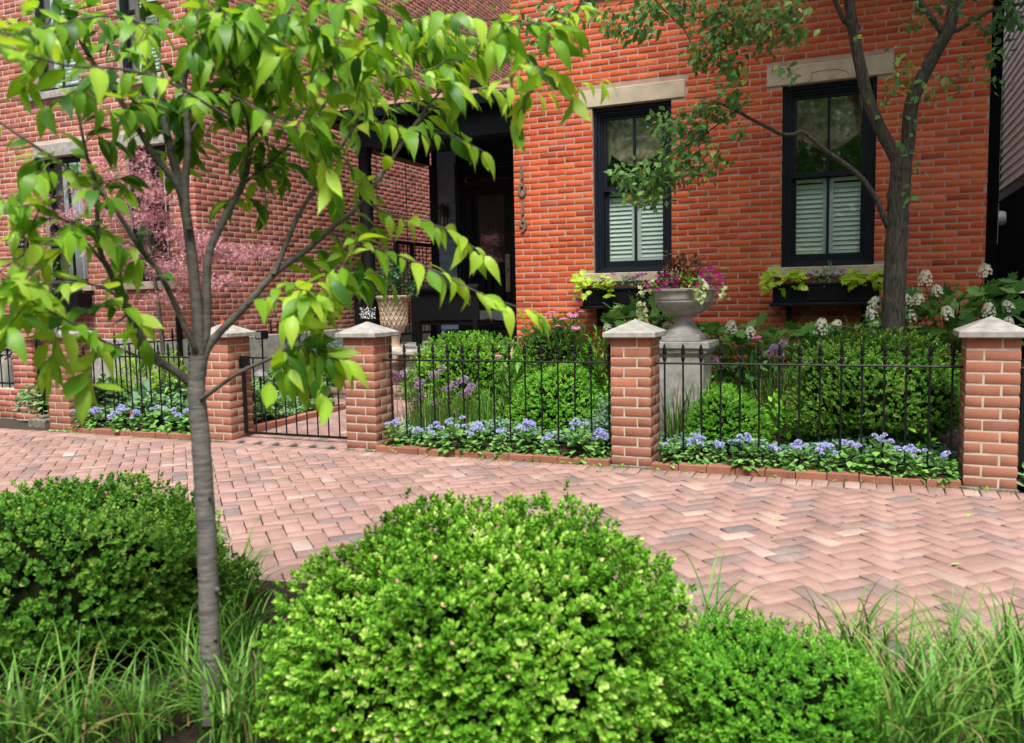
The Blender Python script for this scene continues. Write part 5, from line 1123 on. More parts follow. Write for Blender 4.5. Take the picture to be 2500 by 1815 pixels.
hydrangea('hydrangea spilling out left of the stone urn', (-2.1, 8.25, .2), (1490, 1640, lambda u: 740+.1*abs(u-1560), 900), 120, [(x*D_, y*D_) for x, y in [(1476, 718), (1397, 716), (1346, 716), (1620, 715)]], 7.8, 8.4)

# ================================================================== URN ON PEDESTAL
ux, uy = -1.45, 7.3
pd = thing('stone_pedestal', 'square grey stone pedestal under the flower urn', 'pedestal', (ux, uy, .05))
hw = .205
MB().box(ux-hw, ux+hw, uy-hw, uy+hw, .0, .80, ch=.006).build('shaft', 'cast', pd)
m = MB(); rg_ = [(hw+.002, .80), (hw+.03, .83), (hw+.03, .862), (hw+.055, .872), (hw+.055, .918), (hw+.048, .922)]; V = []
for rr, z in rg_: V += [(ux-rr, uy-rr, z), (ux+rr, uy-rr, z), (ux+rr, uy+rr, z), (ux-rr, uy+rr, z)]
m.add(V, [(3, 2, 1, 0), (20, 21, 22, 23)]+[(q*4+k, q*4+(k+1) % 4, q*4+4+(k+1) % 4, q*4+4+k) for q in range(5) for k in range(4)]); m.build('moulded_cap', 'cast', pd)
urn = thing('stone_urn', 'wide grey stone urn overflowing with magenta flowers', 'urn', (ux, uy, .922))
MB().box(ux-.165, ux+.165, uy-.165, uy+.165, .922, .985, ch=.005).build('plinth', 'cast', urn)
MB().lathe([(.16, .985), (.16, .995), (.15, 1.0), (.145, 1.02), (.12, 1.03), (.09, 1.07), (.08, 1.12), (.085, 1.145), (.10, 1.15)], ux, uy, 40).build('foot', 'cast', urn, smooth=True)
MB().lathe([(.095, 1.15), (.15, 1.165), (.21, 1.2), (.245, 1.245), (.256, 1.27), (.25, 1.275), (.25, 1.285), (.258, 1.29), (.262, 1.33), (.272, 1.355), (.285, 1.362), (.288, 1.378), (.27, 1.382), (.255, 1.375), (.25, 1.34), (.1, 1.33)], ux, uy, 48).build('bowl', 'cast', urn, smooth=True, ang=30)
def star_mesh(r, mat, n=5):
    a = np.arange(n)*2*PI/n; D = np.stack([np.cos(a), np.sin(a), np.full(n, .15)], -1); V, F, T = scatter((T_OV[0]*np.array([1.5, 1, 1]), T_OV[1]), D*r*.08, D, np.tile(EZ, (n, 1)), r, rng.uniform(.2, 1, n))
    V2, F2, T2 = scatter(T_SM, D*r*.02+np.array([0, 0, .003]), D, np.tile(EZ, (n, 1)), r*.4, np.zeros(n)); V, F, T = join([(V, F, T), (V2, F2, T2)]); return mesh_np('bloom', V, F, M[mat], T)
PETM = star_mesh(.020, 'fl_pet')
pt = thing('petunia', 'mass of magenta petunias filling the stone urn', 'flower', (ux, uy, 1.34))
c = np.array([ux, uy, 1.36]); n = 420; D = rdir(n*2); D = D[D[:, 2] > -.1][:n]; P = c+D*np.array([.27, .22, .16])*rng.uniform(.5, 1, (len(D), 1)); leaves_obj('foliage', scatter(T_OV, P, D+rng.normal(0, .4, D.shape), EZ+D, rng.uniform(.025, .05, len(D)), rng.normal(.5, .2, len(D))), 'lf_boxlt', pt)
for (x0, x1, v0, v1, nn) in ((395+1450-1450, 530, 290, 405, 26), (635, 800, 265, 400, 30), (300, 400, 300, 390, 5)):
    for k in range(nn):
        u = 1450+rng.uniform(x0, x1)/2.5345; v = 550+rng.uniform(v0, v1)/2.5345; p = aY(u, v, uy-rng.uniform(.12, .26)); o = bpy.data.objects.new('bloom', PETM); link(o, pt, True); o.location = Vector(p); o.rotation_euler = (rng.normal(1.1, .35), rng.normal(0, .3), rng.normal(0, .5)); s = rng.uniform(.8, 1.15); o.scale = (s, s, s)
leafy('coleus', 'burgundy and gold foliage standing up in the stone urn', (ux, uy+.02, 1.37), (.25, .15), .31, 420, T_OV, .05, 'lf_coleus', tmu=.5, out=.5)
cy_ = thing('yarrow', 'pale yellow flat flower heads rising from the stone urn', 'flower', (ux, uy, 1.36)); ms = MB(); pr_ = []
for (u, v) in [(1627, 614), (1640, 620), (1622, 624), (1700, 634), (1712, 640), (1688, 646), (1745, 650), (1690, 632), (1720, 655), (1765, 655)]:
    p = aY(u, v, uy); n = 26; q = p+rng.normal(0, 1, (n, 3))*np.array([.016, .016, .003]); pr_.append(scatter(T_SM, q, rng.normal(size=(n, 3))*np.array([1, 1, .2]), np.tile(EZ, (n, 1)), .014, rng.random(n))); ms.tube([np.array([p[0]*.6+ux*.4, uy, 1.36]), p], .002, 5)
leaves_obj('flower_heads', pr_, 'fl_cream', cy_); ms.build('stems', 'stem', cy_)
def trail(label, pts, n, size, Y):
    t = thing('trailing_vine', label, 'vine', aY(*pts[0], Y), 'variegated vines hanging from the urn'); P = smooth_path([aY(u, v, Y) for u, v in pts], 8); i = rng.integers(len(P), size=n); q = P[i]+rng.normal(0, .028, (n, 3)); d = rng.normal(0, 1, (n, 3))+np.array([0, -.4, -.5]); leaves_obj('leaves', scatter(T_HEART, q, d, rng.normal(0, .4, (n, 3))+np.array([0, -1, .6]), size*rng.uniform(.7, 1.2, n), rng.normal(.6, .25, n)), 'lf_var', t); MB().tube(P, .003, 5).build('stem', 'stem', t)
trail('cream variegated vine hanging down the left side of the urn', [(1590, 690), (1574, 715), (1565, 740), (1568, 770), (1575, 792)], 90, .038, uy-.12)
trail('cream variegated vine spilling over the urn front right', [(1712, 690), (1710, 712), (1712, 730)], 60, .04, uy-.28)
trail('short variegated sprig on the right rim of the urn', [(1752, 705), (1764, 716), (1763, 724)], 18, .036, uy-.15)

# ================================================================== WINDOW BOXES OF THE HOUSE
for i, (a, b2) in enumerate(WIN):
    x0, x1 = a-.05, b2+.05; wy = FY-.27; side = ('left', 'right')[i]
    wbx = thing('window_box', 'black panelled window box below the %s house window' % side, 'window box', ((x0+x1)/2, wy, 1.2), 'black window boxes on the house')
    MB().box(x0, x1, wy, wy+.02, 1.225, 1.405, ch=.004).box(x0, x0+.02, wy+.02, FY-.06, 1.225, 1.405).box(x1-.02, x1, wy+.02, FY-.06, 1.225, 1.405).box(x0+.02, x1-.02, wy+.02, FY-.06, 1.225, 1.245).build('trough', 'blackpaint', wbx)
    MB().box(x0-.012, x1+.012, wy-.018, wy+.006, 1.395, 1.42, ch=.005).build('top_moulding', 'navy', wbx); MB().box(x0-.03, x1+.03, wy-.03, FY-.06, 1.19, 1.2245, ch=.008).build('bottom_ledge', 'navy', wbx)
    MB().box(x0+.05, x1-.05, wy-.006, wy-.0005, 1.25, 1.262).build('panel_bead', 'navy', wbx)
    MB().box(x0+.021, x1-.021, wy+.021, FY-.061, 1.246, 1.38).build('potting_soil', 'soil', wbx)
    for br in (x0+.12, x1-.16): MB().box(br, br+.04, FY-.14, FY-.012, 1.0, 1.189).build('bracket', 'blackpaint', wbx)
    def potato(lab, u0, u1, v0, v1, n):
        p0 = aY((u0+u1)/2, (v0+v1)/2, wy+.02); t = thing('sweet_potato_vine', lab, 'plant', p0, 'chartreuse vines in the window boxes'); P = np.array([aY(rng.uniform(u0, u1), v0+(v1-v0)*rng.random(), wy+rng.uniform(-.1, .08)) for _ in range(n)]); cc = P.mean(0); d = (P-cc)*np.array([6, 4, 3])+rng.normal(0, .35, P.shape)+np.array([0, -.3, -.25])
        leaves_obj('leaves', scatter(T_OAK, P, d, EZ+np.array([0, -.7, 0])+rng.normal(0, .3, P.shape), rng.uniform(.07, .13, n), rng.normal(.6, .2, n)), 'lf_chart', t); MB().tube([p0+np.array([0, 0, -.05]), p0, p0+np.array([.03, -.02, .02])], .004, 5).build('stem', 'stem', t)
    if i == 0: potato('chartreuse sweet potato vine at the left end of the left window box', 1412, 1492, 672, 722, 44)
    else: potato('chartreuse sweet potato vine at the left end of the right window box', 1868, 1960, 662, 705, 44); potato('chartreuse sweet potato vine by the tree trunk in the right window box', 2068, 2150, 660, 696, 44)
    vb = thing('verbena', 'purple verbena heads in the %s window box' % side, 'flower', ((x0+x1)/2, wy+.08, 1.38), 'purple verbena in the window boxes'); pr_ = []; ms = MB()
    hs = [(1468, 676), (1497, 668), (1552, 676), (1560, 672), (1545, 680), (1568, 668), (1475, 680)] if i == 0 else [(1947, 659), (1968, 671), (1977, 671), (2056, 661), (2062, 672), (2045, 674), (2086, 664)]
    for (u, v) in hs:
        p = aY(u, v, wy+.05); n = 34; q = p+rng.normal(0, 1, (n, 3))*np.array([.018, .014, .008]); pr_.append(scatter(T_OV, q, rng.normal(size=(n, 3)), EZ+rng.normal(0, .4, (n, 3)), .017, rng.random(n))); ms.tube([np.array([p[0], wy+.1, 1.36]), p], .002, 5)
    leaves_obj('flower_heads', pr_, 'fl_verb', vb); ms.build('stems', 'stem', vb)
    leafy('filler_plant', 'grey green filler foliage in the middle of the %s window box' % side, ((x0+x1)/2-.02+.02*i, wy+.1, 1.38), (.26, .07), .16, 170, T_OV, .035, 'lf_silver', tmu=.35)
    leafy('salvia', 'upright dusty green sprig in the %s window box' % side, ((x0+x1)/2+.0+.03*i, wy+.06, 1.38), (.07, .06), .26 if i else .2, 130, T_OV, .03, 'lf_silver', tmu=.5)
fb_p = leafy('flower_mix', 'orange and pink flowers with plum leaves in the left building box', (-9.3, LFY-.16, 1.48), (.42, .09), .2, 260, T_OV, .06, 'lf_plum', tmu=.7)
leafy('filler_plant', 'green stems with tiny pink flowers in the left building box', (-9.25, LFY-.14, 1.48), (.36, .07), .42, 220, (T_SM[0]*np.array([.6, 1, 1]), T_SM[1]), .05, 'lf_boxlt', tmu=.4)

# ================================================================== LATTICE URN ON THE STEPS
qx, qy, qz = -6.0+.02, 9.25, .62
p = aY(960, 722, qy); qx = p[0]; top = p[2]; s = (top-qz)/1.0
lu = thing('lattice_urn', 'tall buff urn with basket lattice pattern on the porch steps', 'urn', (qx, qy, qz))
zf = lambda t: qz+(top-qz)*t
MB().box(qx-.14, qx+.14, qy-.14, qy+.14, zf(-.12), zf(.04), ch=.008).build('base_block', 'terra', lu)
MB().lathe([(.12, zf(.04)), (.12, zf(.1)), (.08, zf(.14)), (.065, zf(.24)), (.08, zf(.32)), (.083, zf(.35))], qx, qy, 28).build('foot', 'terra', lu, smooth=True)
prof = [(r*.79, t) for r, t in [(.10, .35), (.17, .42), (.20, .50), (.205, .56), (.215, .60), (.21, .62), (.215, .70), (.225, .80), (.245, .9), (.262, .95)]]
MB().lathe([(r, zf(t)) for r, t in prof]+[(.2, zf(.955)), (.08, zf(.9))], qx, qy, 32).build('bowl', 'terra', lu, smooth=True)
MB().lathe([(.207, zf(.945)), (.229, zf(.955)), (.233, zf(.985)), (.221, zf(1.0)), (.2, zf(.99)), (.197, zf(.95))], qx, qy, 32).build('rolled_rim', 'terra', lu, smooth=True)
m = MB()
for sg in (-1, 1):
    for k in range(18):
        pts = []
        for (r, t) in prof[2:]:
            a = k*2*PI/18+sg*(t-.5)*2.2; pts.append((qx+(r+.006)*math.cos(a), qy+(r+.006)*math.sin(a), zf(t)))
        m.tube(pts, .008, 5)
m.build('lattice', 'terra', lu, smooth=True)
leafy('gardenia', 'dark glossy shrub growing from the lattice urn', (qx+.02, qy, zf(.97)), (.29, .25), .45, 560, T_OV, .06, 'lf_dark', tmu=.5)
wf = thing('white_bedding_flower', 'white starry flowers showing behind the pillar right of the gate', 'flower', (-4.55, 7.0, .7), 'bedding flowers near the gate')
# planter that carries them
pp = aY(897, 800, 7.4); pn = thing('flower_pot', 'buff clay pot holding the white flowers behind the gate pillar', 'pot', (pp[0], pp[1], .05)); MB().lathe([(.11, .02), (.12, .08), (.16, .5), (.185, .62), (.19, .7), (.17, .7), (.16, .66), (.02, .6)], pp[0], pp[1], 24).build('pot_body', 'terra', pn, smooth=True, ang=35)
wf.location = Vector((pp[0], pp[1], .68)); leaves_obj('blades', blades((pp[0], pp[1], .66), 130, .36, .06, .006, .55, .7, (45, 86)), 'lf_grass', wf)
P = np.array([aY(rng.uniform(880, 916), rng.uniform(752, 778), pp[1]+rng.uniform(-.1, .1)) for _ in range(150)]); leaves_obj('florets', scatter(T_OV, P, rng.normal(size=P.shape), EZ+rng.normal(0, .4, P.shape), .018, rng.random(150)), 'fl_white', wf)
p = aY(810, 838, 8.6); leafy('sedum', 'blue green sedum mound by the porch steps', (p[0], 8.6, p[2]-.17), (.28, .2), .22, 420, T_OV, .035, 'lf_teal', tmu=.5)
st_ = thing('stone_figure', 'weathered stone foot piece below the lattice urn', 'statue', (qx+.28, qy-.1, .36)); m = MB(); m.lathe([(.13, .36), (.12, .42), (.07, .46), (.055, .56), (.075, .6), (.05, .66)], qx+.30, qy-.12, 14); m.build('scrolled_foot', 'cast', st_, smooth=True)
MB().box(qx+.12, qx+.5, qy-.3, qy+.05, .64, .7, ch=.012).build('foot_slab', 'cast', st_)

# ================================================================== TREE AT THE RIGHT
rt = thing('garden_tree', 'mature tree with furrowed forked trunk before the right window', 'tree', (.24, 7.9, .1)); RYT = 7.9
def RP(lst, y0=RYT, y1=None): n = len(lst); return [aY(1800+x/2.353, y/2.353, y0+((y1 or y0)-y0)*k/max(1, n-1)) for k, (x, y) in enumerate(lst)]
tp = [np.array([.25, 7.9, .02])]+RP([(893, 1900), (905, 1640), (915, 1400), (925, 1200), (938, 1000), (945, 880)])
P = smooth_path(tp, 6); rad = np.linspace(.097, .083, len(P)); rad[:3] += np.array([.05, .03, .01])
MB().tube(P+rng.normal(0, .003, P.shape), list(rad*(1+rng.normal(0, .02, len(P)))), 18).build('trunk', 'bark_old', rt, smooth=True, ang=80)
RB = {}
for nm, l, y1, r0_, r1_ in [('a', [(935, 960), (890, 870), (840, 780), (760, 600), (710, 400), (670, 200), (642, 0), (630, -180)], 7.7, .07, .05), ('b', [(960, 940), (980, 800), (1000, 600), (1060, 450), (1150, 280), (1220, 150), (1250, -20), (1260, -200)], 8.0, .075, .058),
                            ('a2', [(640, 140), (610, 110), (560, 0), (520, -120)], 7.5, .032, .02), ('b2', [(1190, 190), (1150, 150), (1100, 80), (1030, -20), (980, -140)], 7.9, .038, .025), ('b3', [(1225, 170), (1270, 170), (1400, 90), (1480, 55), (1640, 20)], 8.1, .028, .015),
                            ('low', [(865, 1310), (845, 1260), (800, 1150), (720, 1030), (600, 930), (500, 860), (380, 760), (330, 772), (250, 770), (170, 730), (90, 690), (0, 640), (-60, 610), (-120, 590)], 7.2, .03, .013),
                            ('low2', [(0, 640), (-40, 660), (-130, 730), (-230, 800), (-330, 860)], 7.1, .010, .005), ('low3', [(-60, 610), (-140, 600), (-220, 640), (-320, 740), (-420, 860)], 7.0, .008, .003),
                            ('up1', [(-520, -60), (-420, 60), (-300, 180), (-240, 330), (-180, 420)], 7.0, .008, .003), ('up2', [(620, -150), (400, -180), (150, -120), (-50, 20), (-150, 150)], 6.8, .02, .004), ('up3', [(620, -200), (250, -260), (-200, -200), (-560, -60), (-700, 40)], 6.7, .025, .004), ('up4', [(-560, -60), (-800, -60), (-1100, 10), (-1270, 60)], 6.7, .008, .003)]:
    y0 = 7.9 if nm in ('a', 'b', 'low') else {'a2': 7.72, 'b2': 7.95, 'b3': 7.97, 'low2': 7.25, 'low3': 7.2, 'up1': 6.75, 'up2': 7.7, 'up3': 7.7, 'up4': 6.75}[nm]
    RB[nm] = limb(RP(l, y0, y1), r0_*.82, r1_*.82, 'branch', 'bark_old', rt, 9, 5)
parts = []
def clump(u, v, Y, ru, rv, n, size=.066, tmu=.6, hang=.5):
    n = int(n*1.25); c = aY(u, v, Y); s = (c-CAM) @ F0/FPX; q = c+rng.normal(0, .5, (n, 1))*EX*ru*s+rng.normal(0, .5, (n, 1))*EZ*rv*s+rng.normal(0, .16, (n, 1))*EY; d = rng.normal(0, .6, (n, 3))+np.array([-.3, -.2, -hang]); parts.append(scatter(T_OV, q, d, EZ*.8+rng.normal(0, .5, (n, 3))+np.array([0, -.3, 0]), size*rng.uniform(.6, 1.25, n), rng.normal(tmu, .2, n)))
    m = MB()
    for k in range(max(2, n//22)): i = int(rng.integers(n)); m.tube(smooth_path([c+np.array([.12*ru*s, 0, .35*rv*s]), c*.4+q[i]*.6+rng.normal(0, .02, 3), q[i]], 3), .0022, 4)
    twm.append(m)
twm = []
Z3 = lambda x, y: (1250+x/2.353, y/2.353)
for (x, y, ru, rv, n, Y) in [(880, 1000, 60, 45, 150, 7.05), (780, 1060, 55, 40, 110, 7.05), (960, 900, 55, 50, 140, 7.1), (1060, 760, 45, 40, 110, 7.1), (660, 1010, 45, 25, 60, 7.0), (800, 1130, 35, 25, 45, 7.0), (1050, 960, 35, 45, 70, 7.1), (860, 740, 30, 25, 40, 7.0), (930, 700, 30, 25, 40, 7.0), (1170, 640, 40, 25, 70, 7.1), (1280, 560, 30, 30, 45, 7.1), (1100, 650, 30, 25, 40, 7.1), (1310, 770, 14, 12, 10, 7.1), (1200, 900, 20, 25, 22, 7.1), (690, 1140, 16, 14, 14, 7.0),
                             (1160, 120, 60, 30, 90, 6.9), (1250, 200, 55, 35, 90, 6.9), (1400, 150, 55, 40, 90, 6.9), (1150, 300, 45, 35, 80, 6.9), (1240, 370, 30, 25, 45, 6.9), (1060, 360, 30, 20, 30, 6.9), (1300, 440, 20, 18, 22, 6.9), (1480, 180, 40, 40, 60, 6.9), (1200, 490, 14, 12, 10, 6.9), (700, 110, 45, 25, 60, 6.7), (620, 170, 25, 18, 28, 6.7), (800, 60, 40, 20, 50, 6.7), (740, 190, 25, 18, 24, 6.7), (560, 150, 14, 20, 14, 6.7), (190, 220, 16, 40, 44, 6.7), (60, 100, 30, 25, 40, 6.7), (330, 100, 50, 22, 60, 6.7), (480, 60, 40, 20, 40, 6.7), (270, 60, 40, 20, 40, 6.7), (1000, 40, 60, 25, 70, 6.8), (1300, 40, 70, 25, 80, 6.8), (900, 20, 60, 20, 60, 6.8),
                             (1560, 40, 50, 30, 50, 6.8), (1600, 130, 45, 30, 45, 6.9), (1640, 200, 30, 20, 22, 6.9), (1590, 400, 25, 20, 16, 6.9)]:
    clump(*Z3(x, y), Y, ru*1.1, rv*1.1, n)
Z4 = lambda x, y: (1800+x/2.353, y/2.353)
for (x, y, ru, rv, n, Y, tm_) in [(940, 380, 45, 60, 26, 7.6, .75), (1000, 480, 40, 40, 20, 7.7, .7), (1200, 480, 55, 20, 22, 7.7, .5), (1480, 300, 30, 30, 24, 7.7, .5), (1500, 130, 60, 30, 60, 7.8, .3), (1570, 60, 60, 40, 70, 7.8, .25), (850, 560, 25, 40, 16, 7.6, .7), (1330, 350, 30, 20, 10, 7.7, .6), (1100, 560, 25, 20, 10, 7.7, .4), (1010, 700, 20, 45, 9, 7.7, .4), (1000, 900, 22, 60, 9, 7.75, .55), (980, 1120, 16, 40, 8, 7.75, .6), (1500, 470, 25, 14, 8, 7.7, .5), (1200, 30, 60, 40, 40, 7.6, .2), (1050, 60, 30, 30, 12, 7.6, .5), (690, 220, 12, 12, 4, 7.5, .95), (990, 120, 20, 30, 8, 7.6, .4)]:
    clump(*Z4(x, y), Y, ru, rv, n, tmu=tm_)
# canopy above the picture, shading the wall and the right side
for k in range(300):
    c = np.array([rng.uniform(-1.2, 4.0), rng.uniform(4.6, 8.8), rng.uniform(4.7, 7.2)])
    u, v, z = proj(c)
    if v > -160: continue
    n = 60; q = c+rng.normal(0, .3, (n, 3)); parts.append(scatter(T_SM, q, rng.normal(0, .6, (n, 3))+np.array([0, 0, -.3]), EZ+rng.normal(0, .5, (n, 3)), .12*rng.uniform(.7, 1.3, n), rng.normal(.4, .2, n)))
leaves_obj('crown', parts, 'lf_rtree', rt)
m = MB(); [m.add(w.v, w.f) for w in twm]; m.build('twigs', 'twig', rt)['kind'] = 'stuff'

# ================================================================== PINK MAPLE BY THE LEFT BUILDING
mp = thing('pink_maple', 'small japanese maple with feathery pink leaves before the left building', 'tree', (-7.35, 7.05, .1)); my = 7.1; parts = []
mt0 = np.array([-7.35, 7.05, .05]); mt1 = aY(375, 660, my)
limb([mt0, (mt0+mt1)/2+np.array([.05, 0, 0]), mt1], .03, .02, 'trunk', 'bark_old', mp, 8, 4)
for (x, y, ru, rv, n) in [(60, 440, 60, 22, 90), (140, 480, 60, 22, 110), (200, 425, 50, 25, 120), (250, 400, 50, 25, 130), (310, 395, 50, 30, 150), (345, 430, 45, 28, 150), (250, 470, 55, 25, 140), (330, 480, 60, 28, 190), (400, 520, 60, 30, 220), (460, 545, 55, 28, 220), (510, 565, 60, 24, 200), (570, 555, 40, 20, 110), (370, 590, 60, 28, 200), (430, 610, 55, 26, 190), (500, 620, 50, 22, 130), (380, 655, 45, 22, 110), (300, 345, 35, 25, 80), (240, 360, 35, 22, 60), (230, 555, 50, 22, 90), (90, 520, 50, 18, 50), (320, 560, 50, 22, 120)]:
    c = aY(x*D_, y*D_, my+rng.uniform(-.2, .15)); s = (c-CAM) @ F0/FPX; n = int(n*3.0); q = c+rng.normal(0, .55, (n, 1))*EX*ru*s*.85+rng.normal(0, .5, (n, 1))*EZ*rv*s*.95+rng.normal(0, .13, (n, 1))*EY; d = rng.normal(0, .7, (n, 3))+np.array([0, -.2, -.35]); parts.append(scatter(T_MAP, q, d, EZ+rng.normal(0, .5, (n, 3)), .07*rng.uniform(.6, 1.3, n), rng.normal(.55, .27, n)))
    limb([mt1+rng.normal(0, .01, 3), mt1*.5+c*.5+np.array([0, 0, .06]), c], .012, .003, 'branch', 'bark_old', mp, 6, 3)
leaves_obj('crown', parts, 'lf_maple', mp)

# ================================================================== SMALL THINGS
p = aY(635, 912, 6.85); pl_ = thing('path_light', 'low garden path light with grey cap inside the gate', 'lamp', (p[0], 6.85, .07))
MB().lathe([(.012, .07), (.012, p[2]-.03)], p[0], 6.85, 10).build('post', 'rust', pl_); MB().lathe([(.072, p[2]-.03), (.076, p[2]-.024), (.055, p[2]+.012), (.03, p[2]+.02), (.03, p[2]+.03), (.012, p[2]+.036)], p[0], 6.85, 20).build('cap', 'greycap', pl_, smooth=True, ang=35)
p = aY(641, 818, 7.6); fl2 = thing('flood_lamp', 'small black flood lamp on a stake beyond the gate pillar', 'lamp', (p[0], 7.6, .2)); MB().box(p[0]-.05, p[0]+.05, 7.53, 7.64, p[2]-.05, p[2]+.05, ch=.012).build('housing', 'iron', fl2); MB().tube([(p[0]-.01, 7.6, .2), (p[0]-.01, 7.6, p[2]-.05)], .01, 8).build('stake', 'iron', fl2); MB().box(p[0]-.035, p[0]+.035, 7.524, 7.529, p[2]-.035, p[2]+.035).build('lens', 'steel', fl2)
p = aY(318, 1010, 6.24); mf = thing('marker_flag', 'small orange marker flag among the blue flowers left of the gate', 'flag', (p[0], 6.24, .05)); MB().tube([(p[0], 6.24, .03), (p[0], 6.24, p[2]+.03)], .0015, 5).build('wire', 'steel', mf); MB().add([(p[0], 6.24, p[2]+.03), (p[0]+.045, 6.225, p[2]+.0), (p[0]+.01, 6.23, p[2]-.035), (p[0], 6.2405, p[2]-.03)], [(0, 1, 2, 3), (3, 2, 1, 0)]).build('pennant', 'orange', mf)
cp_ = np.array([PX[1]-PW/2-.02, PF+PW/2-.03]); z0 = PT+.115; rf = thing('reflector_triangle', 'orange and white triangle standing on the gate pillar cap', 'marker', (cp_[0], cp_[1], z0)); MB().add([(cp_[0]-.035, cp_[1], z0-.02), (cp_[0]+.035, cp_[1], z0-.005), (cp_[0]+.02, cp_[1], z0+.06)]+[(cp_[0]-.035, cp_[1]+.008, z0-.02), (cp_[0]+.035, cp_[1]+.008, z0-.005), (cp_[0]+.02, cp_[1]+.008, z0+.06)], [(0, 1, 2), (5, 4, 3), (0, 3, 4, 1), (1, 4, 5, 2), (2, 5, 3, 0)]).build('orange_face', 'orange', rf); MB().box(cp_[0]-.06, cp_[0]-.03, cp_[1]-.004, cp_[1]+.01, z0-.03, z0+.0).build('white_edge', 'whiteplastic', rf)
# older brick pillar, low wall and railing of the left neighbour
op = thing('old_brick_pillar', 'weathered older brick pillar with flat brick top at far left', 'pillar', (-9.18, 6.98, 0))
OX0, OX1, OY = -9.50, -9.14, 6.80
MB().box(OX0+.006, OX1-.006, OY+.006, OY+.35, -.05, .94).build('mortar_core', 'mortar_pillar', op); bl = []
for c in range(13):
    z = .935-(c+1)*.073
    for (o0, A) in (((OX0, OY, z), EX), ((OX1, OY, z), EY)):
        A = np.array(A, float); N = np.cross(A, EZ); o0 = np.array(o0, float); a_, b_ = (.22, .125) if c % 2 else (.125, .22); bl += [(o0, A, EZ, N, a_, .06, rng.uniform(.1, .95)), (o0+A*(a_+.013), A, EZ, N, b_, .06, rng.uniform(.1, .95))]
brick_field(op, bl, M['brick_left'], dep=.012, ch=.006, jit=.004, edge=.003)
for k in range(2): m = MB().box(OX0-.03+.215*k, OX0+.175+.215*k, OY-.03, OY+.2, .94, 1.0, ch=.01); me = bpy.data.meshes.new('cap_brick'); me.from_pydata(m.v, [], m.f); a = me.attributes.new('tone', 'FLOAT', 'POINT'); a.data.foreach_set('value', np.full(len(m.v), .3+.3*k, np.float32)); me.materials.append(M['brick_left']); mobj('cap_brick', me, op)
lw = thing('low_brick_wall', 'low brick wall with iron rail at the left picture edge', 'wall', (-10.3, 6.95, 0)); MB().box(-11.2, OX0-.0, 6.906, 7.1, -.05, .33).build('mortar_core', 'mortar_pillar', lw)
bl = []
for c in range(5):
    x = -11.2+(.1 if c % 2 else 0)
    while x < OX0-.2: bl.append((np.array([x, 6.90, .33-(c+1)*.071]), EX, EZ, -EY, .2, .06, rng.uniform(.1, .9))); x += .212
brick_field(lw, bl, M['brick_left'], dep=.012, ch=.006, jit=.004, edge=.003)
MB().box(-11.2, OX0, 7.0, 7.03, .80, .82).build('rail', 'iron', lw); MB().box(-11.2, OX0, 7.0, 7.03, .38, .40).build('rail', 'iron', lw)
for k in range(8): put_picket(lw, -9.62-.13*k, 7.015, -.05, False)
bo = thing('iron_post', 'black arched iron post between the old pillar and fence pillar', 'post', (-8.6, 6.7, 0)); b0 = aZ(97, 1015, .0); b0 = np.array([-8.62, 6.55, 0]); 
pT = aY(88, 835, 6.55); bx_ = pT[0]
for dx in (0.0, .07): MB().box(bx_+dx-.012, bx_+dx+.012, 6.54, 6.565, 0, 1.0 if dx == 0 else .98).build('upright', 'iron', bo)
MB().tube([(bx_+.035-.035*math.cos(t), 6.552, .99+.045*math.sin(t)) for t in np.linspace(0, PI, 9)], .012, 8).build('arch', 'iron', bo)
MB().box(bx_-.03, bx_+.14, 6.53, 6.58, .5, .53).build('strap', 'iron', bo)
p = aZ(92, 1043, 0); cb = thing('concrete_block', 'mossy broken concrete block on the ground by the old pillar', 'block', p); MB().box(p[0]-.15, p[0]+.12, p[1], p[1]+.2, -.02, .085, ch=.012).box(p[0]-.05, p[0]+.03, p[1]+.05, p[1]+.15, .085, .12, ch=.01).build('block', 'concrete', cb)
p = aY(90, 990, 6.6); leafy('ivy_clump', 'bright ivy clump at the foot of the old brick pillar', (p[0], 6.58, .14), (.27, .14), .30, 260, T_HEART, .065, 'lf_ivy', tmu=.9, droop=.3)
p = aY(105, 900, 6.8); leafy('ivy_clump', 'darker ivy climbing behind the black iron post', (p[0]+.03, 6.85, .3), (.09, .06), .55, 110, T_HEART, .055, 'lf_ivy', tmu=.45)
p = aY(6, 850, 7.2); leafy('plum_plant', 'dark plum coloured plant behind the low wall at the left edge', (p[0], 7.2, p[2]-.12), (.25, .2), .3, 300, T_OV, .06, 'lf_plum', tmu=.5)
p = aZ(2492, 1210, 0); leafy('ivy_clump', 'green ivy at the foot of the rightmost pillar by the picture edge', (1.12, 6.25, .02), (.14, .12), .2, 90, T_HEART, .06, 'lf_ivy', tmu=.75)
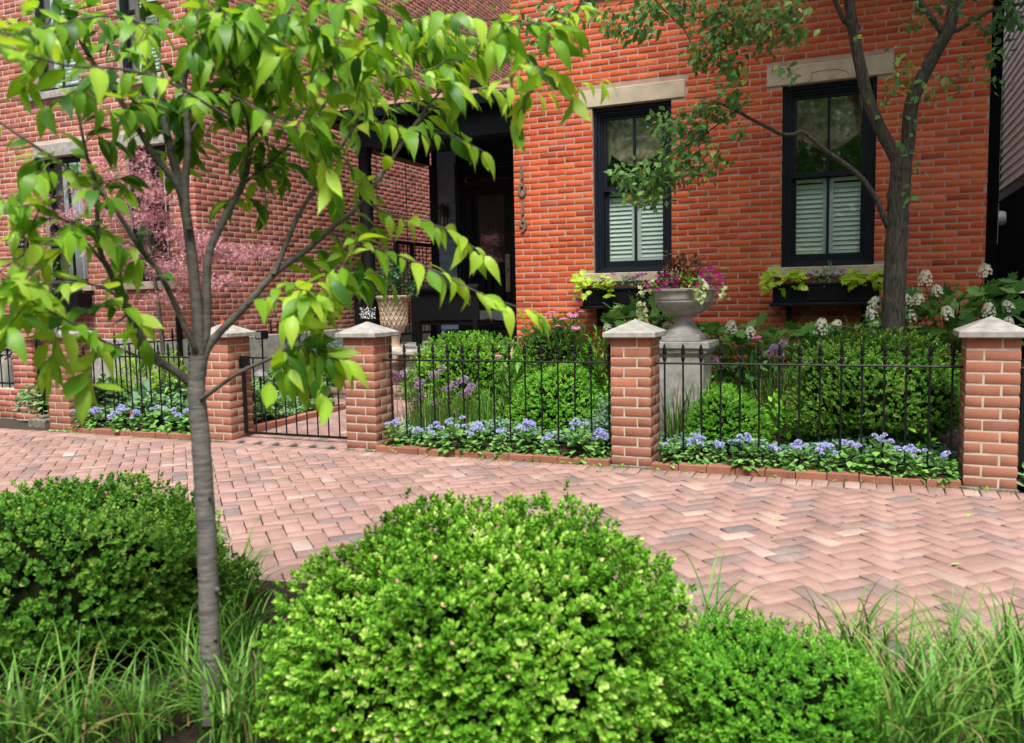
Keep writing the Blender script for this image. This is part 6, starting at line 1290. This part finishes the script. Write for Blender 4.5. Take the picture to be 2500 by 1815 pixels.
# leaves dropped on the bricks
FLM = [mesh_np('fallen_leaf', big_leaf(.35, .3)[0], big_leaf(.35, .3)[1], M['lf_var' if k == 0 else 'lf_coleus' if k == 1 else 'lf_boxlt'], np.full(24, .5+.2*k), True) for k in range(3)]
for k, (u, v, kk, lab) in enumerate([(1897, 1265, 2, 'green fallen leaf lying in the middle of the right sidewalk'), (1945, 1318, 0, 'pale fallen leaf on the sidewalk below the green one'), (1945, 1196, 1, 'dark curled leaf by the edging of the right bay'), (2345, 1378, 0, 'white curled leaf on the sidewalk near the right edge'), (1990, 1205, 1, 'brown fallen leaf beside the right bay edging'), (1880, 1310, 1, 'tiny rust leaf on the sidewalk left of the pale one'), (900, 1115, 1, 'small dry leaf before the gate pillar'), (1320, 1148, 1, 'small dry leaf on the bricks before the allium bay'), (2370, 1255, 2, 'green sprig leaf between bricks near the last pillar'), (1170, 1120, 0, 'pale petal leaf on the edging of the allium bay')]):
    p = aZ(u, v, .008); o = bpy.data.objects.new('fallen_leaf', FLM[kk]); COL.objects.link(o); o.location = Vector(p); s = [.05, .035, .06][kk]; o.scale = (s, s, s); o.rotation_euler = (rng.normal(0, .15), rng.normal(0, .15), rng.uniform(0, 6)); tag(o, lab, 'leaf', 'fallen leaves on the sidewalk')

n = 420; u_ = rng.random(n); x = rng.uniform(-9.5, 2.2, n); y = np.where(u_ < .6, 6.10-np.abs(rng.normal(0, .12, n)), rng.uniform(3.1, 6.1, n))
o = leaves_obj('leaf_litter', scatter(T_SM, np.stack([x, y, np.full(n, .007)+rng.uniform(0, .004, n)], -1), np.stack([rng.normal(size=n), rng.normal(size=n), rng.normal(0, .15, n)], -1), EZ+rng.normal(0, .25, (n, 3)), rng.uniform(.006, .022, n), rng.uniform(.3, 1, n)), 'lf_coleus'); tag(o, 'crumbs of dry leaf and petal scattered over the sidewalk bricks', 'litter', None, 'stuff')
n = 260; x = rng.uniform(-8, 1.0, n); x = x+rng.normal(0, .02, n); x = np.where((x > -5.65) & (x < -4.2), x+2.6, x); o = leaves_obj('joint_weeds', scatter(T_SM, np.stack([x, 6.128+rng.normal(0, .012, n), np.full(n, .004)], -1), np.stack([rng.normal(size=n), rng.normal(-.3, .6, n), rng.uniform(.2, 1.2, n)], -1), EZ+rng.normal(0, .5, (n, 3)), rng.uniform(.012, .04, n), rng.uniform(.2, .8, n)), 'lf_boxlt'); tag(o, 'tiny weeds and moss in the joint along the brick edging', 'weeds', None, 'stuff')
# ================================================================== ACROSS THE STREET, SEEN ONLY IN THE WINDOW PANES
for k, (x, y, h, r, lab) in enumerate([(-7.5, -11, 9, 3.6, 'tall leafy tree across the street mirrored in the left window'), (-1.0, -12, 10, 4.0, 'tall leafy tree across the street mirrored in the right window'), (5.5, -11, 9, 3.6, 'tall leafy tree across the street mirrored in the door glass')]):
    t = thing('street_tree', lab, 'tree', (x, y, 0), 'trees across the street'); limb([(x, y, 0), (x+.1, y, 2.5), (x-.1, y+.1, 5), (x, y, 7)], .22, .08, 'trunk', 'bark_old', t, 10, 3)
    parts = []
    for j in range(60):
        c = np.array([x, y, h*.62])+rdir(1)[0]*np.array([r, r, h*.36])*rng.uniform(.3, 1); n = 60; q = c+rng.normal(0, .5, (n, 3)); parts.append(scatter(T_SM, q, rng.normal(size=(n, 3)), rng.normal(size=(n, 3)), .34*rng.uniform(.6, 1.3, n), rng.normal(.5, .2, n)))
    leaves_obj('crown', parts, 'lf_rtree', t)

oh = thing('opposite_house', 'dark brick house across the street mirrored faintly in the door glass', 'house', (-3, -17, 0))  # unseen house, added and lengthened so panes reflect dark wall, not bright sky
MB().box(-75, 30, -18, -17, 0, 7.5).build('wall', surf('plain dark brick', (0.16, 0.07, 0.05), 0.9, var=0.25, scale=4, bump=0.3), oh)
MB().add([(-75.3, -16.6, 7.5), (30.3, -16.6, 7.5), (30.3, -20, 10), (-75.3, -20, 10)], [(0, 1, 2, 3)]).build('roof', surf('slate roof', (0.05, 0.05, 0.055), 0.8, var=0.2, scale=8, bump=0.2), oh)
for k in range(9):
    x = -20+k*4.0
    for z in (1.2, 4.5): MB().box(x, x+1.1, -17.0, -16.95, z, z+1.9, ch=.02).build('window', 'navy', oh)

for o in bpy.data.objects:          # hair-thin stems stay joined per plant
    if o.parent is not None and o.name.split('.')[0] == 'stems': o['kind'] = 'stuff'
